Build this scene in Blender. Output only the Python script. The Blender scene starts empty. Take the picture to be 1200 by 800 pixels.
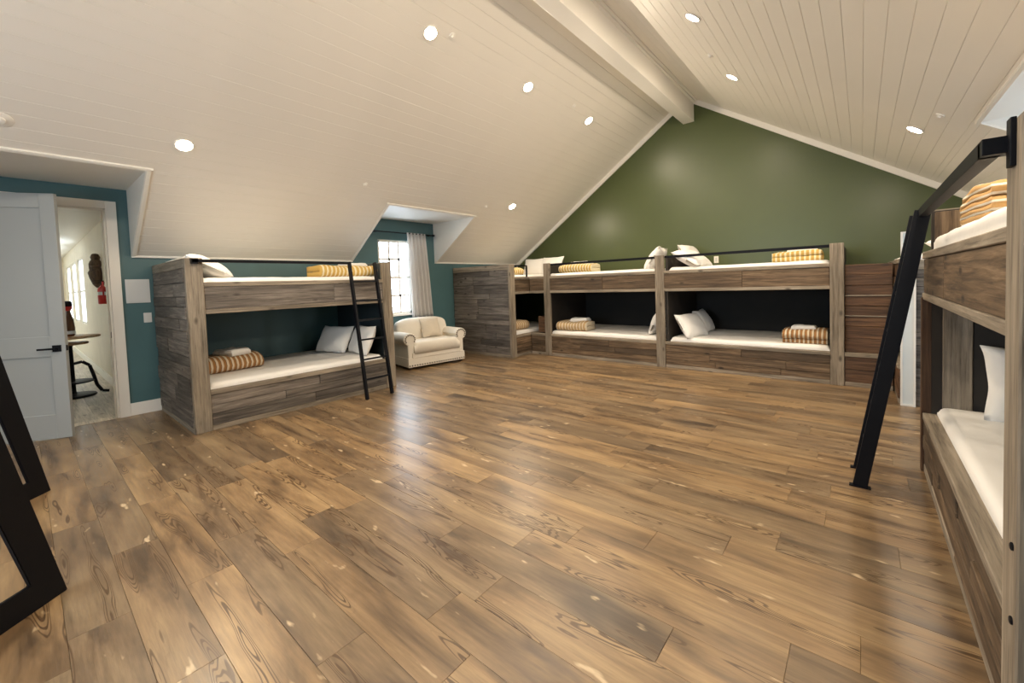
import bpy, bmesh, math, random
from mathutils import Vector, Matrix, noise
random.seed(7)
D2R = math.pi / 180
scene = bpy.context.scene
COL = scene.collection

# ------------------------------------------------------------------ camera
def make_camera():
    yaw, pitch, roll = -38.669 * D2R, 2.284 * D2R, -1.948 * D2R
    f, px, py = 481.575, 624.849, 350.428            # in pixels of the 1200x800 frame
    fw = Vector((math.sin(yaw) * math.cos(pitch), math.cos(yaw) * math.cos(pitch), -math.sin(pitch)))
    rt = Vector((math.cos(yaw), -math.sin(yaw), 0))
    up = rt.cross(fw)
    c, s = math.cos(roll), math.sin(roll)
    r2, u2 = c * rt + s * up, -s * rt + c * up
    cam = bpy.data.cameras.new('camera')
    cam.sensor_width = 36
    cam.sensor_fit = 'HORIZONTAL'
    cam.lens = f / 1200 * 36
    cam.shift_x = (600 - px) / 1200
    cam.shift_y = (py - 400) / 1200
    cam.clip_start = 0.05
    o = bpy.data.objects.new('camera', cam)
    COL.objects.link(o)
    M = Matrix((r2, u2, -fw)).transposed().to_4x4()
    M.translation = Vector((6.712, 0, 1.40))
    o.matrix_world = M
    scene.camera = o
make_camera()

# ------------------------------------------------------------------ sky, view
world = bpy.data.worlds.new('world')
scene.world = world
world.use_nodes = True
bg = world.node_tree.nodes['Background']
bg.inputs['Color'].default_value = (0.74, 0.87, 1.0, 1)
bg.inputs['Strength'].default_value = 14.0
scene.view_settings.view_transform = 'Standard'
scene.view_settings.look = 'None'
scene.view_settings.gamma = 1.0
scene.view_settings.use_curve_mapping = False
scene.view_settings.exposure = 0.22
scene.cycles.use_denoising = True
scene.cycles.sample_clamp_indirect = 6.0
scene.cycles.max_bounces = 12
scene.cycles.diffuse_bounces = 8
scene.cycles.caustics_reflective = False
LAMP_POWER = 21.0
LAMP_COLOR = (1.0, 0.84, 0.64)

# ------------------------------------------------------------------ room dimensions
XR, ZRIDGE = 4.242, 4.675
ZEL, SL = 1.854, 0.665            # left eave height and slope
XW, ZER, SR = 8.484, 1.918, 0.650  # right wall, eave height and slope
YN, YG = -2.6, 7.748               # near and far gable walls
ZD = 2.64                          # dormer ceiling height, left
XD = (ZD - ZEL) / SL               # where the dormer ceiling meets the slope
ZDR = 2.574
XDR = XW - (ZDR - ZER) / SR
DOOR_D = (-1.0, 0.852)             # dormer over the door
WIN_D = (3.533, 5.255)             # dormer with the window
WIN_DR = (3.30, 4.93)              # dormer on the right

# ------------------------------------------------------------------ materials
def new_mat(name):
    m = bpy.data.materials.new(name)
    m.use_nodes = True
    nt = m.node_tree
    b = nt.nodes['Principled BSDF']
    return m, nt, b

def N(nt, t, **kw):
    n = nt.nodes.new(t)
    for k, v in kw.items():
        if k in n.inputs.keys():
            n.inputs[k].default_value = v
        else:
            setattr(n, k, v)
    return n

def L(nt, a, b):
    nt.links.new(a, b)

def ramp(nt, stops, interp='LINEAR'):
    r = nt.nodes.new('ShaderNodeValToRGB')
    r.color_ramp.interpolation = interp
    el = r.color_ramp.elements
    while len(el) < len(stops):
        el.new(0.5)
    for e, (p, c) in zip(el, stops):
        e.position = p
        e.color = (c[0], c[1], c[2], 1)
    return r

def plain(name, col, rough=0.5, metal=0.0, bump=0.0, bscale=40.0, var=0.0, vscale=3.0, spec=None):
    m, nt, b = new_mat(name)
    b.inputs['Base Color'].default_value = (*col, 1)
    b.inputs['Roughness'].default_value = rough
    b.inputs['Metallic'].default_value = metal
    if spec is not None:
        b.inputs['Specular IOR Level'].default_value = spec
    tc = N(nt, 'ShaderNodeTexCoord')
    if var > 0:
        nz = N(nt, 'ShaderNodeTexNoise', Scale=vscale, Detail=4.0)
        L(nt, tc.outputs['Object'], nz.inputs['Vector'])
        r = ramp(nt, [(0.3, [c * (1 - var) for c in col]), (0.7, [min(1, c * (1 + var)) for c in col])])
        L(nt, nz.outputs['Fac'], r.inputs['Fac'])
        L(nt, r.outputs['Color'], b.inputs['Base Color'])
    if bump > 0:
        n2 = N(nt, 'ShaderNodeTexNoise', Scale=bscale, Detail=3.0)
        L(nt, tc.outputs['Object'], n2.inputs['Vector'])
        bp = N(nt, 'ShaderNodeBump', Strength=bump, Distance=0.01)
        L(nt, n2.outputs['Fac'], bp.inputs['Height'])
        L(nt, bp.outputs['Normal'], b.inputs['Normal'])
    return m

def wood(name, axis, dark, mid, light, rough=0.65, tone=0.35, knots=True, warm=None):
    """weathered board, grain along one axis, every board with its own tone"""
    m, nt, b = new_mat(name)
    tc = N(nt, 'ShaderNodeTexCoord')
    oi = N(nt, 'ShaderNodeObjectInfo')
    mul = N(nt, 'ShaderNodeMath', operation='MULTIPLY')
    mul.inputs[1].default_value = 37.0
    L(nt, oi.outputs['Random'], mul.inputs[0])
    add = N(nt, 'ShaderNodeVectorMath', operation='ADD')
    L(nt, tc.outputs['Object'], add.inputs[0])
    L(nt, mul.outputs[0], add.inputs[1])
    mp = N(nt, 'ShaderNodeMapping')
    sc = [24.0, 24.0, 24.0]
    sc['XYZ'.index(axis)] = 1.5
    mp.inputs['Scale'].default_value = sc
    L(nt, add.outputs[0], mp.inputs['Vector'])
    n1 = N(nt, 'ShaderNodeTexNoise', Scale=1.3, Detail=7.0, Roughness=0.65, Distortion=0.5)
    L(nt, mp.outputs['Vector'], n1.inputs['Vector'])
    mp2 = N(nt, 'ShaderNodeMapping')
    s2 = [5.0, 5.0, 5.0]
    s2['XYZ'.index(axis)] = 1.2
    mp2.inputs['Scale'].default_value = s2
    L(nt, add.outputs[0], mp2.inputs['Vector'])
    n2 = N(nt, 'ShaderNodeTexNoise', Scale=1.0, Detail=3.0, Roughness=0.5)
    L(nt, mp2.outputs['Vector'], n2.inputs['Vector'])
    r1 = ramp(nt, [(0.28, dark), (0.5, mid), (0.75, light)])
    L(nt, n1.outputs['Fac'], r1.inputs['Fac'])
    # board tone
    r2 = ramp(nt, [(0.0, (1 - tone,) * 3), (0.5, (1.0,) * 3), (1.0, (1 + tone * 0.9,) * 3)])
    L(nt, oi.outputs['Random'], r2.inputs['Fac'])
    mx = N(nt, 'ShaderNodeMix', data_type='RGBA', blend_type='MULTIPLY')
    mx.inputs['Factor'].default_value = 1.0
    L(nt, r1.outputs['Color'], mx.inputs['A'])
    L(nt, r2.outputs['Color'], mx.inputs['B'])
    r3 = ramp(nt, [(0.3, (0.72,) * 3), (0.7, (1.25,) * 3)])
    L(nt, n2.outputs['Fac'], r3.inputs['Fac'])
    mx2 = N(nt, 'ShaderNodeMix', data_type='RGBA', blend_type='MULTIPLY')
    mx2.inputs['Factor'].default_value = 1.0
    L(nt, mx.outputs['Result'], mx2.inputs['A'])
    L(nt, r3.outputs['Color'], mx2.inputs['B'])
    mp3 = N(nt, 'ShaderNodeMapping')
    s3 = [70.0, 70.0, 70.0]
    s3['XYZ'.index(axis)] = 2.5
    mp3.inputs['Scale'].default_value = s3
    L(nt, add.outputs[0], mp3.inputs['Vector'])
    n3 = N(nt, 'ShaderNodeTexNoise', Scale=1.0, Detail=5.0, Roughness=0.7)
    L(nt, mp3.outputs['Vector'], n3.inputs['Vector'])
    r4 = ramp(nt, [(0.32, (0.45,) * 3), (0.46, (1.0,) * 3), (0.72, (1.25,) * 3)])
    L(nt, n3.outputs['Fac'], r4.inputs['Fac'])
    mx3 = N(nt, 'ShaderNodeMix', data_type='RGBA', blend_type='MULTIPLY')
    mx3.inputs['Factor'].default_value = 0.85
    L(nt, mx2.outputs['Result'], mx3.inputs['A'])
    L(nt, r4.outputs['Color'], mx3.inputs['B'])
    mp4 = N(nt, 'ShaderNodeMapping')
    s4 = [7.0, 7.0, 7.0]
    s4['XYZ'.index(axis)] = 3.2
    mp4.inputs['Scale'].default_value = s4
    L(nt, add.outputs[0], mp4.inputs['Vector'])
    n4 = N(nt, 'ShaderNodeTexVoronoi', Scale=1.0)
    L(nt, mp4.outputs['Vector'], n4.inputs['Vector'])
    r5 = ramp(nt, [(0.06, (0.9,) * 3), (0.16, (0.0,) * 3)])
    L(nt, n4.outputs['Distance'], r5.inputs['Fac'])
    mx4 = N(nt, 'ShaderNodeMix', data_type='RGBA', blend_type='MIX')
    L(nt, r5.outputs['Color'], mx4.inputs['Factor'])
    L(nt, mx3.outputs['Result'], mx4.inputs['A'])
    mx4.inputs['B'].default_value = (dark[0] * 0.6, dark[1] * 0.6, dark[2] * 0.6, 1)
    L(nt, mx4.outputs['Result'], b.inputs['Base Color'])
    b.inputs['Roughness'].default_value = rough
    bp = N(nt, 'ShaderNodeBump', Strength=0.35, Distance=0.01)
    L(nt, n1.outputs['Fac'], bp.inputs['Height'])
    L(nt, bp.outputs['Normal'], b.inputs['Normal'])
    return m

def floor_mat():
    m, nt, b = new_mat('floor_planks')
    tc = N(nt, 'ShaderNodeTexCoord')
    oi = N(nt, 'ShaderNodeObjectInfo')
    mul = N(nt, 'ShaderNodeMath', operation='MULTIPLY')
    mul.inputs[1].default_value = 91.0
    L(nt, oi.outputs['Random'], mul.inputs[0])
    add = N(nt, 'ShaderNodeVectorMath', operation='ADD')
    L(nt, tc.outputs['Object'], add.inputs[0])
    L(nt, mul.outputs[0], add.inputs[1])
    def mapping(s):
        mp = N(nt, 'ShaderNodeMapping')
        mp.inputs['Scale'].default_value = s
        L(nt, add.outputs[0], mp.inputs['Vector'])
        return mp
    def noise_n(mp, scale, detail, rough=0.55, dist=0.0):
        n = N(nt, 'ShaderNodeTexNoise', Scale=scale, Detail=detail, Roughness=rough, Distortion=dist)
        L(nt, mp.outputs['Vector'], n.inputs['Vector'])
        return n
    fine = noise_n(mapping((1.6, 26, 26)), 2.2, 6.0, 0.7)
    broad = noise_n(mapping((1.2, 6.0, 6.0)), 1.1, 4.0, 0.55, 0.4)
    base = ramp(nt, [(0.30, (0.085, 0.055, 0.032)), (0.47, (0.215, 0.142, 0.078)), (0.72, (0.345, 0.242, 0.132))])
    L(nt, broad.outputs['Fac'], base.inputs['Fac'])
    fr = ramp(nt, [(0.3, (0.70,) * 3), (0.7, (1.18,) * 3)])
    L(nt, fine.outputs['Fac'], fr.inputs['Fac'])
    m1 = N(nt, 'ShaderNodeMix', data_type='RGBA', blend_type='MULTIPLY')
    m1.inputs['Factor'].default_value = 1.0
    L(nt, base.outputs['Color'], m1.inputs['A'])
    L(nt, fr.outputs['Color'], m1.inputs['B'])
    # plank tone: honey to grey brown
    tone = ramp(nt, [(0.0, (0.72, 0.73, 0.76)), (0.3, (0.92, 0.93, 0.95)), (0.65, (1.05, 1.01, 0.94)), (1.0, (1.22, 1.17, 1.06))])
    L(nt, oi.outputs['Random'], tone.inputs['Fac'])
    m2 = N(nt, 'ShaderNodeMix', data_type='RGBA', blend_type='MULTIPLY')
    m2.inputs['Factor'].default_value = 1.0
    L(nt, m1.outputs['Result'], m2.inputs['A'])
    L(nt, tone.outputs['Color'], m2.inputs['B'])
    # cathedral grain: dark wavy rings in a band along the plank
    band = noise_n(mapping((1.5, 15.0, 15.0)), 0.8, 1.5, 0.45)
    br = ramp(nt, [(0.555, (0, 0, 0)), (0.60, (1, 1, 1))])
    L(nt, band.outputs['Fac'], br.inputs['Fac'])
    sm = N(nt, 'ShaderNodeMath', operation='MULTIPLY_ADD')
    L(nt, fine.outputs['Fac'], sm.inputs[0])
    sm.inputs[1].default_value = 0.012
    L(nt, band.outputs['Fac'], sm.inputs[2])
    s2 = N(nt, 'ShaderNodeMath', operation='MULTIPLY')
    L(nt, sm.outputs[0], s2.inputs[0])
    s2.inputs[1].default_value = 170.0
    s3 = N(nt, 'ShaderNodeMath', operation='SINE')
    L(nt, s2.outputs[0], s3.inputs[0])
    wr = ramp(nt, [(0.1, (0, 0, 0)), (0.7, (0.95,) * 3)])
    L(nt, s3.outputs[0], wr.inputs['Fac'])
    mk = N(nt, 'ShaderNodeMath', operation='MULTIPLY')
    L(nt, br.outputs['Color'], mk.inputs[0])
    L(nt, wr.outputs['Color'], mk.inputs[1])
    m3 = N(nt, 'ShaderNodeMix', data_type='RGBA', blend_type='MIX')
    L(nt, mk.outputs[0], m3.inputs['Factor'])
    L(nt, m2.outputs['Result'], m3.inputs['A'])
    m3.inputs['B'].default_value = (0.075, 0.040, 0.017, 1)
    # pale scuffs and knots
    kn = noise_n(mapping((4.0, 13.0, 13.0)), 1.15, 2.5, 0.6)
    kr = ramp(nt, [(0.675, (0, 0, 0)), (0.74, (0.8,) * 3)])
    L(nt, kn.outputs['Fac'], kr.inputs['Fac'])
    m4 = N(nt, 'ShaderNodeMix', data_type='RGBA', blend_type='MIX')
    L(nt, kr.outputs['Color'], m4.inputs['Factor'])
    L(nt, m3.outputs['Result'], m4.inputs['A'])
    m4.inputs['B'].default_value = (0.60, 0.46, 0.29, 1)
    L(nt, m4.outputs['Result'], b.inputs['Base Color'])
    rr = ramp(nt, [(0.3, (0.28,) * 3), (0.7, (0.42,) * 3)])
    b.inputs['Specular IOR Level'].default_value = 0.65
    L(nt, fine.outputs['Fac'], rr.inputs['Fac'])
    L(nt, rr.outputs['Color'], b.inputs['Roughness'])
    bp = N(nt, 'ShaderNodeBump', Strength=0.12, Distance=0.004)
    L(nt, fine.outputs['Fac'], bp.inputs['Height'])
    L(nt, bp.outputs['Normal'], b.inputs['Normal'])
    return m

def stripe_mat(name, axis, period, cols, duty, wob=0.012):
    """woven stripes across one object axis"""
    m, nt, b = new_mat(name)
    tc = N(nt, 'ShaderNodeTexCoord')
    nz = N(nt, 'ShaderNodeTexNoise', Scale=9.0, Detail=2.0)
    L(nt, tc.outputs['Object'], nz.inputs['Vector'])
    sx = N(nt, 'ShaderNodeSeparateXYZ')
    L(nt, tc.outputs['Object'], sx.inputs[0])
    w = N(nt, 'ShaderNodeMath', operation='MULTIPLY_ADD')
    L(nt, nz.outputs['Fac'], w.inputs[0])
    w.inputs[1].default_value = wob
    L(nt, sx.outputs[axis], w.inputs[2])
    d = N(nt, 'ShaderNodeMath', operation='DIVIDE')
    L(nt, w.outputs[0], d.inputs[0])
    d.inputs[1].default_value = period
    fr = N(nt, 'ShaderNodeMath', operation='FRACT')
    L(nt, d.outputs[0], fr.inputs[0])
    r = ramp(nt, [(0.0, cols[0]), (duty, cols[1])] + ([(0.93, cols[2])] if len(cols) > 2 else []), 'CONSTANT')
    L(nt, fr.outputs[0], r.inputs['Fac'])
    L(nt, r.outputs['Color'], b.inputs['Base Color'])
    b.inputs['Roughness'].default_value = 0.9
    n2 = N(nt, 'ShaderNodeTexNoise', Scale=160.0, Detail=2.0)
    L(nt, tc.outputs['Object'], n2.inputs['Vector'])
    bp = N(nt, 'ShaderNodeBump', Strength=0.4, Distance=0.004)
    L(nt, n2.outputs['Fac'], bp.inputs['Height'])
    L(nt, bp.outputs['Normal'], b.inputs['Normal'])
    return m

def emit_mat(name, col, s):
    m, nt, b = new_mat(name)
    b.inputs['Base Color'].default_value = (0.9, 0.9, 0.9, 1)
    b.inputs['Emission Color'].default_value = (*col, 1)
    b.inputs['Emission Strength'].default_value = s
    return m

def glass_mat():
    m = bpy.data.materials.new('window_glass')
    m.use_nodes = True
    nt = m.node_tree
    nt.nodes.clear()
    out = N(nt, 'ShaderNodeOutputMaterial')
    tr = N(nt, 'ShaderNodeBsdfTransparent')
    gl = N(nt, 'ShaderNodeBsdfGlossy', Roughness=0.02)
    mx = N(nt, 'ShaderNodeMixShader', Fac=0.06)
    L(nt, tr.outputs[0], mx.inputs[1])
    L(nt, gl.outputs[0], mx.inputs[2])
    L(nt, mx.outputs[0], out.inputs['Surface'])
    return m

def cloth_mat(name, col, trans=0.0):
    m, nt, b = new_mat(name)
    b.inputs['Base Color'].default_value = (*col, 1)
    b.inputs['Roughness'].default_value = 0.9
    tc = N(nt, 'ShaderNodeTexCoord')
    n2 = N(nt, 'ShaderNodeTexNoise', Scale=7.0, Detail=4.0)
    L(nt, tc.outputs['Object'], n2.inputs['Vector'])
    bp = N(nt, 'ShaderNodeBump', Strength=0.35, Distance=0.02)
    L(nt, n2.outputs['Fac'], bp.inputs['Height'])
    L(nt, bp.outputs['Normal'], b.inputs['Normal'])
    if trans > 0:
        out = nt.nodes['Material Output']
        tl = N(nt, 'ShaderNodeBsdfTranslucent')
        tl.inputs['Color'].default_value = (*col, 1)
        mx = N(nt, 'ShaderNodeMixShader', Fac=trans)
        L(nt, b.outputs[0], mx.inputs[1])
        L(nt, tl.outputs[0], mx.inputs[2])
        L(nt, mx.outputs[0], out.inputs['Surface'])
    return m

M = {}
M['white'] = plain('white_paint', (0.80, 0.77, 0.71), 0.45)
M['ceil'] = plain('ceiling_paint', (0.80, 0.76, 0.69), 0.42, var=0.02, vscale=1.2)
M['trim'] = plain('trim_paint', (0.84, 0.81, 0.75), 0.40)
M['teal'] = plain('wall_paint_cool_cast', (0.066, 0.142, 0.155), 0.42, bump=0.10, bscale=60, var=0.08, vscale=1.5)  # same wall paint, with the cool daylight cast put into its colour
M['green'] = plain('wall_paint_warm_cast', (0.070, 0.090, 0.030), 0.36, bump=0.05, bscale=50, var=0.06, vscale=1.2)  # same wall paint, with the warm lamp cast put into its colour
M['hallwall'] = plain('hall_wall_paint', (0.78, 0.72, 0.60), 0.6, var=0.04)
M['hallfloor'] = wood('hall_floor', 'X', (0.34, 0.29, 0.23), (0.50, 0.44, 0.36), (0.64, 0.57, 0.48), 0.4, 0.2)
M['door'] = plain('door_paint', (0.40, 0.42, 0.42), 0.45)
M['floor'] = floor_mat()
M['underfloor'] = plain('underfloor', (0.09, 0.06, 0.035), 0.8)
for ax in 'XYZ':
    M['post' + ax] = wood('post_wood_' + ax, ax, (0.135, 0.108, 0.078), (0.245, 0.202, 0.150), (0.36, 0.305, 0.235), 0.7, 0.12)
    M['plank' + ax] = wood('plank_wood_' + ax, ax, (0.030, 0.018, 0.010), (0.112, 0.072, 0.040), (0.235, 0.163, 0.098), 0.7, 0.42)
    M['grey' + ax] = wood('grey_plank_wood_' + ax, ax, (0.045, 0.037, 0.031), (0.135, 0.113, 0.094), (0.265, 0.230, 0.195), 0.7, 0.35)
    M['red' + ax] = wood('red_plank_wood_' + ax, ax, (0.030, 0.014, 0.007), (0.095, 0.047, 0.022), (0.170, 0.095, 0.048), 0.6, 0.35)
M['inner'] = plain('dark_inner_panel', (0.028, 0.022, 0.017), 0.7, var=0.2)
M['black'] = plain('near_black_back', (0.012, 0.012, 0.011), 0.75, var=0.2)
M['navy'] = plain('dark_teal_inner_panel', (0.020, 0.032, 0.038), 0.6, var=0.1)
M['metal'] = plain('black_powder_coat', (0.004, 0.0045, 0.007), 0.5, bump=0.05, bscale=120, spec=0.18)
M['chip'] = plain('bare_steel', (0.5, 0.5, 0.5), 0.4, 1.0)
M['sheet'] = cloth_mat('white_sheet', (0.88, 0.86, 0.82))
M['pillow'] = cloth_mat('pillow_linen', (0.86, 0.84, 0.80))
M['towel'] = cloth_mat('towel_cloth', (0.86, 0.85, 0.83))
M['sofa'] = cloth_mat('cream_upholstery', (0.76, 0.71, 0.62))
M['sofapil'] = cloth_mat('cream_throw', (0.62, 0.55, 0.45))
M['nail'] = plain('dark_nail', (0.10, 0.08, 0.06), 0.4, 0.6)
M['darkfoot'] = plain('dark_wood_foot', (0.05, 0.03, 0.02), 0.5)
M['curtain'] = cloth_mat('curtain_cloth', (0.74, 0.72, 0.70), 0.35)
M['strA'] = stripe_mat('rust_stripes', 'Y', 0.050, [(0.68, 0.58, 0.42), (0.36, 0.17, 0.055), (0.06, 0.03, 0.015)], 0.42)
M['strB'] = stripe_mat('tan_stripes', 'Y', 0.060, [(0.70, 0.60, 0.44), (0.50, 0.33, 0.16)], 0.35)
M['strY'] = stripe_mat('yellow_stripes', 'Y', 0.055, [(0.74, 0.66, 0.45), (0.56, 0.36, 0.09)], 0.40)
M['strO'] = stripe_mat('orange_stripes', 'Z', 0.036, [(0.82, 0.76, 0.64), (0.52, 0.31, 0.12)], 0.30, 0.004)
M['glass'] = glass_mat()
M['lens'] = emit_mat('lamp_lens', LAMP_COLOR, 60)
M['plate'] = plain('grey_white_plastic', (0.62, 0.63, 0.62), 0.4)
M['red'] = plain('red_enamel', (0.55, 0.02, 0.015), 0.3)
M['tag'] = plain('white_label', (0.8, 0.8, 0.8), 0.5)
M['carve'] = wood('carved_wood', 'Z', (0.03, 0.016, 0.009), (0.10, 0.055, 0.03), (0.19, 0.12, 0.07), 0.5, 0.1)
M['tabletop'] = wood('table_top_wood', 'X', (0.25, 0.13, 0.06), (0.42, 0.25, 0.13), (0.55, 0.37, 0.21), 0.4, 0.1)
M['amber'] = plain('amber_glaze', (0.10, 0.04, 0.015), 0.15)
M['mirror'] = plain('pale_gloss_panel', (0.72, 0.76, 0.76), 0.18)

# ------------------------------------------------------------------ mesh helpers
def mesh_from(name, verts, faces, smooth=False):
    me = bpy.data.meshes.new(name)
    me.from_pydata([tuple(v) for v in verts], [], faces)
    me.update()
    if smooth:
        for p in me.polygons:
            p.use_smooth = True
    return me

def link(name, me, mat=None, parent=None, loc=None, rot=None):
    o = bpy.data.objects.new(name, me)
    COL.objects.link(o)
    if mat is not None and me is not None and len(me.materials) == 0:
        me.materials.append(mat)
    if parent is not None:
        o.parent = parent
    if loc is not None:
        o.location = loc
    if rot is not None:
        o.rotation_euler = rot
    return o

def tag(o, label=None, cat=None, group=None, kind=None):
    if label: o['label'] = label
    if cat: o['category'] = cat
    if group: o['group'] = group
    if kind: o['kind'] = kind
    return o

def empty(name, loc=(0, 0, 0), rz=0.0):
    o = bpy.data.objects.new(name, None)
    COL.objects.link(o)
    o.location = loc
    o.rotation_euler = (0, 0, rz)
    o.empty_display_size = 0.1
    return o

class MB:
    """collects boxes, prisms and lathes into ONE mesh"""
    def __init__(self):
        self.v, self.f = [], []
    def add(self, vs, fs):
        n = len(self.v)
        self.v += [tuple(x) for x in vs]
        self.f += [tuple(i + n for i in q) for q in fs]
    def box(self, a, b, mtx=None):
        x0, y0, z0 = a
        x1, y1, z1 = b
        vs = [(x0, y0, z0), (x1, y0, z0), (x1, y1, z0), (x0, y1, z0), (x0, y0, z1), (x1, y0, z1), (x1, y1, z1), (x0, y1, z1)]
        if mtx is not None:
            vs = [mtx @ Vector(v) for v in vs]
        self.add(vs, [(0, 3, 2, 1), (4, 5, 6, 7), (0, 1, 5, 4), (1, 2, 6, 5), (2, 3, 7, 6), (3, 0, 4, 7)])
        return self
    def prism(self, poly, d, axis='Y', a=0.0):
        """poly in the plane across axis, extruded from a to a+d"""
        n = len(poly)
        def p3(p, t):
            return {'Y': (p[0], t, p[1]), 'X': (t, p[0], p[1]), 'Z': (p[0], p[1], t)}[axis]
        vs = [p3(p, a) for p in poly] + [p3(p, a + d) for p in poly]
        fs = [tuple(range(n)), tuple(range(2 * n - 1, n - 1, -1))]
        fs += [(i, (i + 1) % n, (i + 1) % n + n, i + n)[::-1] for i in range(n)]
        self.add(vs, fs)
        return self
    def tube(self, p, q, r, n=12, r2=None):
        p, q = Vector(p), Vector(q)
        r2 = r if r2 is None else r2
        d = (q - p).normalized()
        a = d.orthogonal().normalized()
        b = d.cross(a)
        vs = []
        for c, rr in ((p, r), (q, r2)):
            for i in range(n):
                t = 2 * math.pi * i / n
                vs.append(c + rr * (math.cos(t) * a + math.sin(t) * b))
        fs = [(i, (i + 1) % n, (i + 1) % n + n, i + n) for i in range(n)]
        fs += [tuple(range(n))[::-1], tuple(range(n, 2 * n))]
        self.add(vs, fs)
        return self
    def lathe(self, prof, n=20, c=(0, 0)):
        vs, fs = [], []
        for r, z in prof:
            for i in range(n):
                t = 2 * math.pi * i / n
                vs.append((c[0] + r * math.cos(t), c[1] + r * math.sin(t), z))
        for k in range(len(prof) - 1):
            for i in range(n):
                a, b = k * n + i, k * n + (i + 1) % n
                fs.append((a, b, b + n, a + n))
        fs.append(tuple(range(n))[::-1])
        fs.append(tuple(range((len(prof) - 1) * n, len(prof) * n)))
        self.add(vs, fs)
        return self
    def path(self, pts, r, n=8):
        for a, b in zip(pts[:-1], pts[1:]):
            self.tube(a, b, r, n)
        return self
    def build(self, name, mat, parent=None, smooth=False, bevel=0.0, loc=None, rot=None):
        me = mesh_from(name, self.v, self.f, smooth)
        if bevel > 0:
            bm = bmesh.new()
            bm.from_mesh(me)
            bmesh.ops.bevel(bm, geom=list(bm.edges), offset=bevel, segments=2, affect='EDGES', profile=0.6)
            bm.to_mesh(me)
            bm.free()
        o = link(name, me, mat, parent, loc, rot)
        if smooth:
            try:
                me.set_sharp_from_angle(angle=40 * D2R)
            except Exception:
                pass
        return o

_cache = {}
def piece_mesh(sx, sy, sz, mat, bev=0.004):
    """a chamfered board centred on its origin; alike boards share the mesh"""
    key = (round(sx, 4), round(sy, 4), round(sz, 4), mat.name, bev)
    if key in _cache:
        return _cache[key]
    bm = bmesh.new()
    bmesh.ops.create_cube(bm, size=1.0)
    bmesh.ops.scale(bm, vec=(sx, sy, sz), verts=bm.verts)
    if bev > 0:
        b = min(bev, 0.3 * min(sx, sy, sz))
        bmesh.ops.bevel(bm, geom=list(bm.edges), offset=b, segments=1, affect='EDGES')
    me = bpy.data.meshes.new('board')
    bm.to_mesh(me)
    bm.free()
    me.materials.append(mat)
    _cache[key] = me
    return me

def board(name, a, b, mat, parent, bev=0.004):
    s = [abs(b[i] - a[i]) for i in range(3)]
    c = [(a[i] + b[i]) / 2 for i in range(3)]
    return link(name, piece_mesh(*s, mat, bev), None, parent, c)

# ------------------------------------------------------------------ the room shell
def wall_mesh(name, boxes, mat):
    mb = MB()
    for a, b in boxes:
        mb.box(a, b)
    return tag(mb.build(name, mat), kind='structure')

TH = 0.16
DO = (-0.40, 0.66, 2.40)                   # door opening y0, y1, height
WO = (4.02, 4.70, 0.90, 2.27)              # window opening
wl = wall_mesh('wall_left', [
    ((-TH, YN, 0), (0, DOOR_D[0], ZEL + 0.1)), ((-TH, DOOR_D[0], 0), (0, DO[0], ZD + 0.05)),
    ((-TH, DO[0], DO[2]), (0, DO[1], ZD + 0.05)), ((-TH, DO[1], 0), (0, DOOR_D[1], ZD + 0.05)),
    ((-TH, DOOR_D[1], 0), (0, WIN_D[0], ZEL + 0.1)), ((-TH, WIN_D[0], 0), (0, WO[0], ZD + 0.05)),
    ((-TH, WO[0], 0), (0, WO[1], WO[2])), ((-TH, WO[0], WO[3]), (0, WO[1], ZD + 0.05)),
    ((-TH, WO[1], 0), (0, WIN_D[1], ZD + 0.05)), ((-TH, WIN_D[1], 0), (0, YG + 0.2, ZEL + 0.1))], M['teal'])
WR = (4.02, 4.72, 0.90, 2.27)
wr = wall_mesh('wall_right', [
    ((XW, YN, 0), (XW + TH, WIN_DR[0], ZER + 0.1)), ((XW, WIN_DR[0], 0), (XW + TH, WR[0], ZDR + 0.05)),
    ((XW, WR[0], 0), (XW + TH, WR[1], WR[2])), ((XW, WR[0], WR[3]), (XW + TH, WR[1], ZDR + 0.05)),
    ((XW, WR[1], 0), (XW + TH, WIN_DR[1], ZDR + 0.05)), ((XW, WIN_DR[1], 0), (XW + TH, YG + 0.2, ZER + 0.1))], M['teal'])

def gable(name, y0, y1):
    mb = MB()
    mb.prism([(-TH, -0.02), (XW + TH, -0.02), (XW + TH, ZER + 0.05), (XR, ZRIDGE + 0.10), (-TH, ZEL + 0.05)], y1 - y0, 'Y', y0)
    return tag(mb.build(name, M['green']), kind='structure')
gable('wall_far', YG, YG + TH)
NW = (3.1, 5.4, 0.90, 2.30)           # window pair in the near gable, behind the camera
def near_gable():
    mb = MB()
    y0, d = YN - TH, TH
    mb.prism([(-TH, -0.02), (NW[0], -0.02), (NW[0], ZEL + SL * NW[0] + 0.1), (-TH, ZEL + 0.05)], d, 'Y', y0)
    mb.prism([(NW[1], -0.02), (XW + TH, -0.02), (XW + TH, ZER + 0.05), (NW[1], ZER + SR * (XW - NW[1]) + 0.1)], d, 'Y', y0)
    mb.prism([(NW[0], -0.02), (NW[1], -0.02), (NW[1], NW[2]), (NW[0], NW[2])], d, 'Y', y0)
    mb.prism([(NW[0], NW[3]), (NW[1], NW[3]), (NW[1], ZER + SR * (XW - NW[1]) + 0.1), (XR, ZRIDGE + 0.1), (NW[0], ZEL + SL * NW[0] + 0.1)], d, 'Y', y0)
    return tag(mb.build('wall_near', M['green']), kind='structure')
near_gable()

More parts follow.
